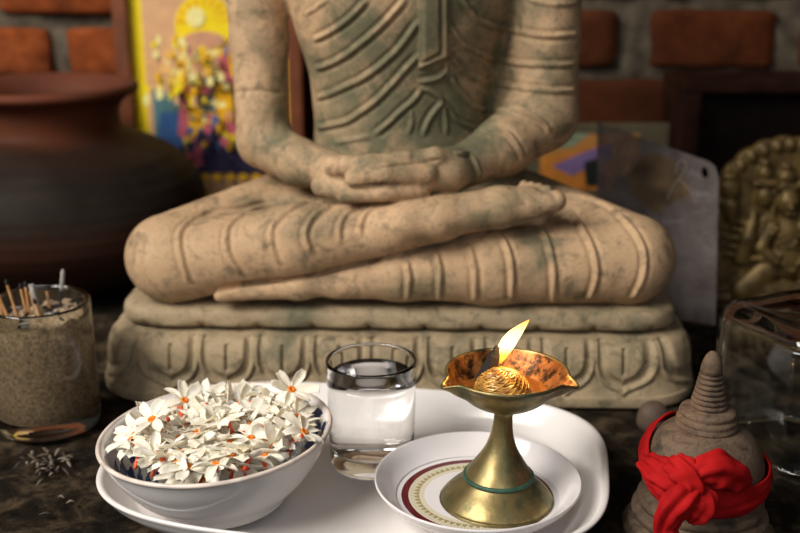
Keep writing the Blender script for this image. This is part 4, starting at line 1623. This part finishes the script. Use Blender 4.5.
# ------------------------------------------------------------------ small stone stupa with red cloth
tc_ = np.array([0.184, 0.592, 0.0])
su = thing('stone_stupa', 'small dark stone stupa with a ringed spire at right', 'stupa', tc_)
dome = [(0.0345, 0.0290), (0.0385, 0.0310), (0.0400, 0.0370), (0.0402, 0.0440), (0.0392, 0.0520), (0.0362, 0.0605), (0.0310, 0.0680), (0.0240, 0.0730), (0.0180, 0.0752)]
SR, SZ = 0.90, 0.93
basep = [(0.0, 0.0), (0.0475, 0.0), (0.0485, 0.003), (0.0470, 0.0065), (0.0440, 0.0080), (0.0435, 0.0092), (0.0450, 0.0108), (0.0455, 0.0140), (0.0435, 0.0165), (0.0410, 0.0175), (0.0412, 0.0188), (0.0422, 0.0210), (0.0415, 0.0240), (0.0385, 0.0255), (0.0365, 0.0265), (0.0345, 0.0290)]
basep = spline(basep, 80) * [SR, SZ]
V_, F_ = lathe(basep, 96, tc_)
link_mesh('ringed_base', V_, F_, M_stupa, su)
dp = spline(dome, 60) * [SR, SZ]
V_, F_ = lathe(dp, 96, tc_)
link_mesh('dome', V_, F_, M_stupa, su)
neck = [(0.0180, 0.0752), (0.0182, 0.0768), (0.0172, 0.0778), (0.0172, 0.0788), (0.0178, 0.0802), (0.0168, 0.0818), (0.0158, 0.0822), (0.0158, 0.0832), (0.0165, 0.0845), (0.0158, 0.0862), (0.0125, 0.0872), (0.0108, 0.0876)]
for k in range(7):
    z = 0.0882 + k * 0.0033
    r_ = 0.0106 - k * 0.00062
    neck += [(r_ - 0.0014, z), (r_ + 0.0001, z + 0.0006), (r_, z + 0.0022), (r_ - 0.0014, z + 0.0028)]
zt_ = 0.0882 + 7 * 0.0033
neck += [(0.0064, zt_), (0.0061, zt_ + 0.004), (0.0053, zt_ + 0.008), (0.0040, zt_ + 0.0115), (0.0020, zt_ + 0.0140), (0.0, zt_ + 0.0147)]
SPZ = 0.965


V_, F_ = lathe(np.array(neck) * [1.02, SZ], 64, tc_)
V_ = V_ + 0.0003 * np.array([noise.noise_vector(Vector(p) * 130)[:] for p in V_])
link_mesh('spire', V_, F_, M_stupa, su)

# cloth: sash round the dome, knot and tails
rd = thing('red_cloth', 'red cloth tied in a knot around the small stone stupa', 'cloth', tc_ + [0, -0.04, 0.03])
dz = np.array([p[1] for p in dp])
dr = np.array([p[0] for p in dp])


def dome_r(z):
    if z < dz[0]:
        return float(np.interp(z, [0.0225, dz[0]], [0.0376, dr[0]]))
    return float(np.interp(z, dz, dr))


NB, NW = 180, 15
V = []
for i in range(NB):
    a_ = 2 * PI * i / NB
    fr_ = math.cos(a_ + PI / 2 + 0.15)                  # 1 at the front
    fb_ = max(0.0, math.cos(a_ - 2.2)) ** 1.4
    zc = 0.0420 + 0.0225 * fb_ - 0.0055 * max(0, fr_)
    hw = 0.0062 + 0.0028 * fr_ + 0.0008 * math.sin(3 * a_)
    for j in range(NW):
        w_ = j / (NW - 1) * 2 - 1
        z = zc + hw * w_
        rip = 0.0009 * math.sin(w_ * 9 + 2.2 * math.sin(a_ * 2.0)) + 0.0005 * math.sin(w_ * 17 + a_ * 5)
        edge = 0.0012 * (1 - w_ ** 6)
        r_ = max(dome_r(z), dome_r(zc) - 0.0035) + 0.0007 + edge + max(0, rip) + 0.0004
        V.append((tc_[0] + r_ * math.cos(a_), tc_[1] + r_ * math.sin(a_), z))
F_ = grid_faces(NB, NW, False, True)
sb = link_mesh('sash', V, F_, M_red, rd)
mod_solid(sb, 0.0012, -1)
def kp(u, v, y):
    return M(u, v, y)


def pleats(path, rad, n_=44, m=48, num=5, depth=0.28, flat=0.75, twist=2.0, ph=0.0):
    P = spline(path, n_)
    rad = np.interp(np.linspace(0, 1, n_), np.linspace(0, 1, len(rad)), rad)
    V, F = tube(P, 1.0, m, cap=False)
    out = []
    for i in range(n_):
        for j in range(m):
            d = V[i * m + j] - P[i]
            t_ = 2 * PI * j / m
            s_ = i / (n_ - 1)
            w_ = 1 + depth * (0.6 * math.sin(num * t_ + twist * s_ + ph) + 0.4 * math.sin((num + 3) * t_ - 1.7 * twist * s_ + 2 * ph)) + 0.06 * math.sin(s_ * 23 + 2 * t_)
            d = d * rad[i] * w_
            d[1] *= flat
            out.append(P[i] + d)
    F.append(tuple(range(m - 1, -1, -1)))
    F.append(tuple((n_ - 1) * m + j for j in range(m)))
    return np.array(out), F


link_mesh('knot', *pleats([kp(673, 463, 0.549), kp(684, 472, 0.541), kp(693, 484, 0.538), kp(694, 497, 0.540)], [0.0058, 0.0078, 0.0072, 0.0050], num=5, ph=0.4), M_red, rd)
link_mesh('knot_wrap', *pleats([kp(646, 462, 0.566), kp(660, 474, 0.554), kp(676, 484, 0.545), kp(692, 490, 0.542)], [0.0058, 0.0086, 0.0088, 0.0062], num=6, ph=1.4), M_red, rd)
link_mesh('bow', *pleats([kp(690, 486, 0.541), kp(702, 473, 0.541), kp(718, 470, 0.544), kp(736, 478, 0.550), kp(744, 486, 0.554)], [0.0050, 0.0078, 0.0105, 0.0086, 0.0040], num=4, depth=0.2, ph=2.2), M_red, rd)
link_mesh('tail', *pleats([kp(692, 488, 0.539), kp(682, 500, 0.534), kp(671, 513, 0.533), kp(665, 528, 0.534), kp(669, 545, 0.534)], [0.0060, 0.0090, 0.0080, 0.0062, 0.0074], num=5, ph=3.1, flat=0.55), M_red, rd)
link_mesh('tail', *pleats([kp(694, 490, 0.540), kp(701, 503, 0.537), kp(697, 514, 0.537), kp(690, 522, 0.538)], [0.0056, 0.0088, 0.0076, 0.0030], num=5, ph=0.9, flat=0.55), M_red, rd)

# round pebble behind
pb = Pz(655, 440, 0.0)
pbc = np.array([pb[0], pb[1] + 0.01, 0.0])
V_, F_ = lathe(spline([(0.0, 0.0), (0.006, 0.001), (0.0112, 0.007), (0.0118, 0.013), (0.0095, 0.020), (0.005, 0.0245), (0.0, 0.0255)], 26), 40, pbc)
V_ = V_ + 0.0008 * np.array([noise.noise_vector(Vector(p) * 70)[:] for p in V_])
pbo = link_mesh('pebble', V_, F_, simple('brown_pebble', (0.085, 0.055, 0.038), 0.7, var=0.3, scale=90, bump=0.3), origin=pbc)
tag(pbo, 'round brown pebble on the ledge between plinth and stupa', 'stone')

# ------------------------------------------------------------------ light
def area(name, loc, target, size, energy, col, sy=None):
    L = bpy.data.lights.new(name, 'AREA')
    L.shape = 'RECTANGLE'
    L.size, L.size_y = size, sy or size
    L.energy = energy
    L.color = col
    o = bpy.data.objects.new(name, L)
    COL.objects.link(o)
    o.location = loc
    o.rotation_euler = (Vector(target) - Vector(loc)).to_track_quat('-Z', 'Y').to_euler()
    return o


area('window_light', (-1.45, -0.35, 1.65), (0.0, 0.75, 0.1), 1.3, 78, (1.0, 0.94, 0.86), 1.0)
area('added_front_fill', (0.25, -1.6, 1.15), (0.0, 0.8, 0.1), 1.8, 11, (0.96, 0.96, 1.0), 1.2)  # weak frontal fill, added to keep reflections; no actual doorway stands there
fl_ = bpy.data.lights.new('flame_light', 'POINT')
fl_.energy = 0.10
fl_.color = (1.0, 0.50, 0.14)
fl_.shadow_soft_size = 0.004
fo_ = bpy.data.objects.new('flame_light', fl_)
COL.objects.link(fo_)
fo_.location = fpts[20] + np.array([0.002, -0.008, 0.004])

w = bpy.data.worlds.new('world')
S.world = w
w.use_nodes = True
w.node_tree.nodes['Background'].inputs[0].default_value = (0.9, 0.82, 0.72, 1)
w.node_tree.nodes['Background'].inputs[1].default_value = 0.03

S.cycles.sample_clamp_indirect = 30
S.view_settings.view_transform = 'Standard'
S.view_settings.look = 'None'
S.view_settings.exposure = 0.0
S.view_settings.gamma = 1
S.view_settings.use_curve_mapping = False
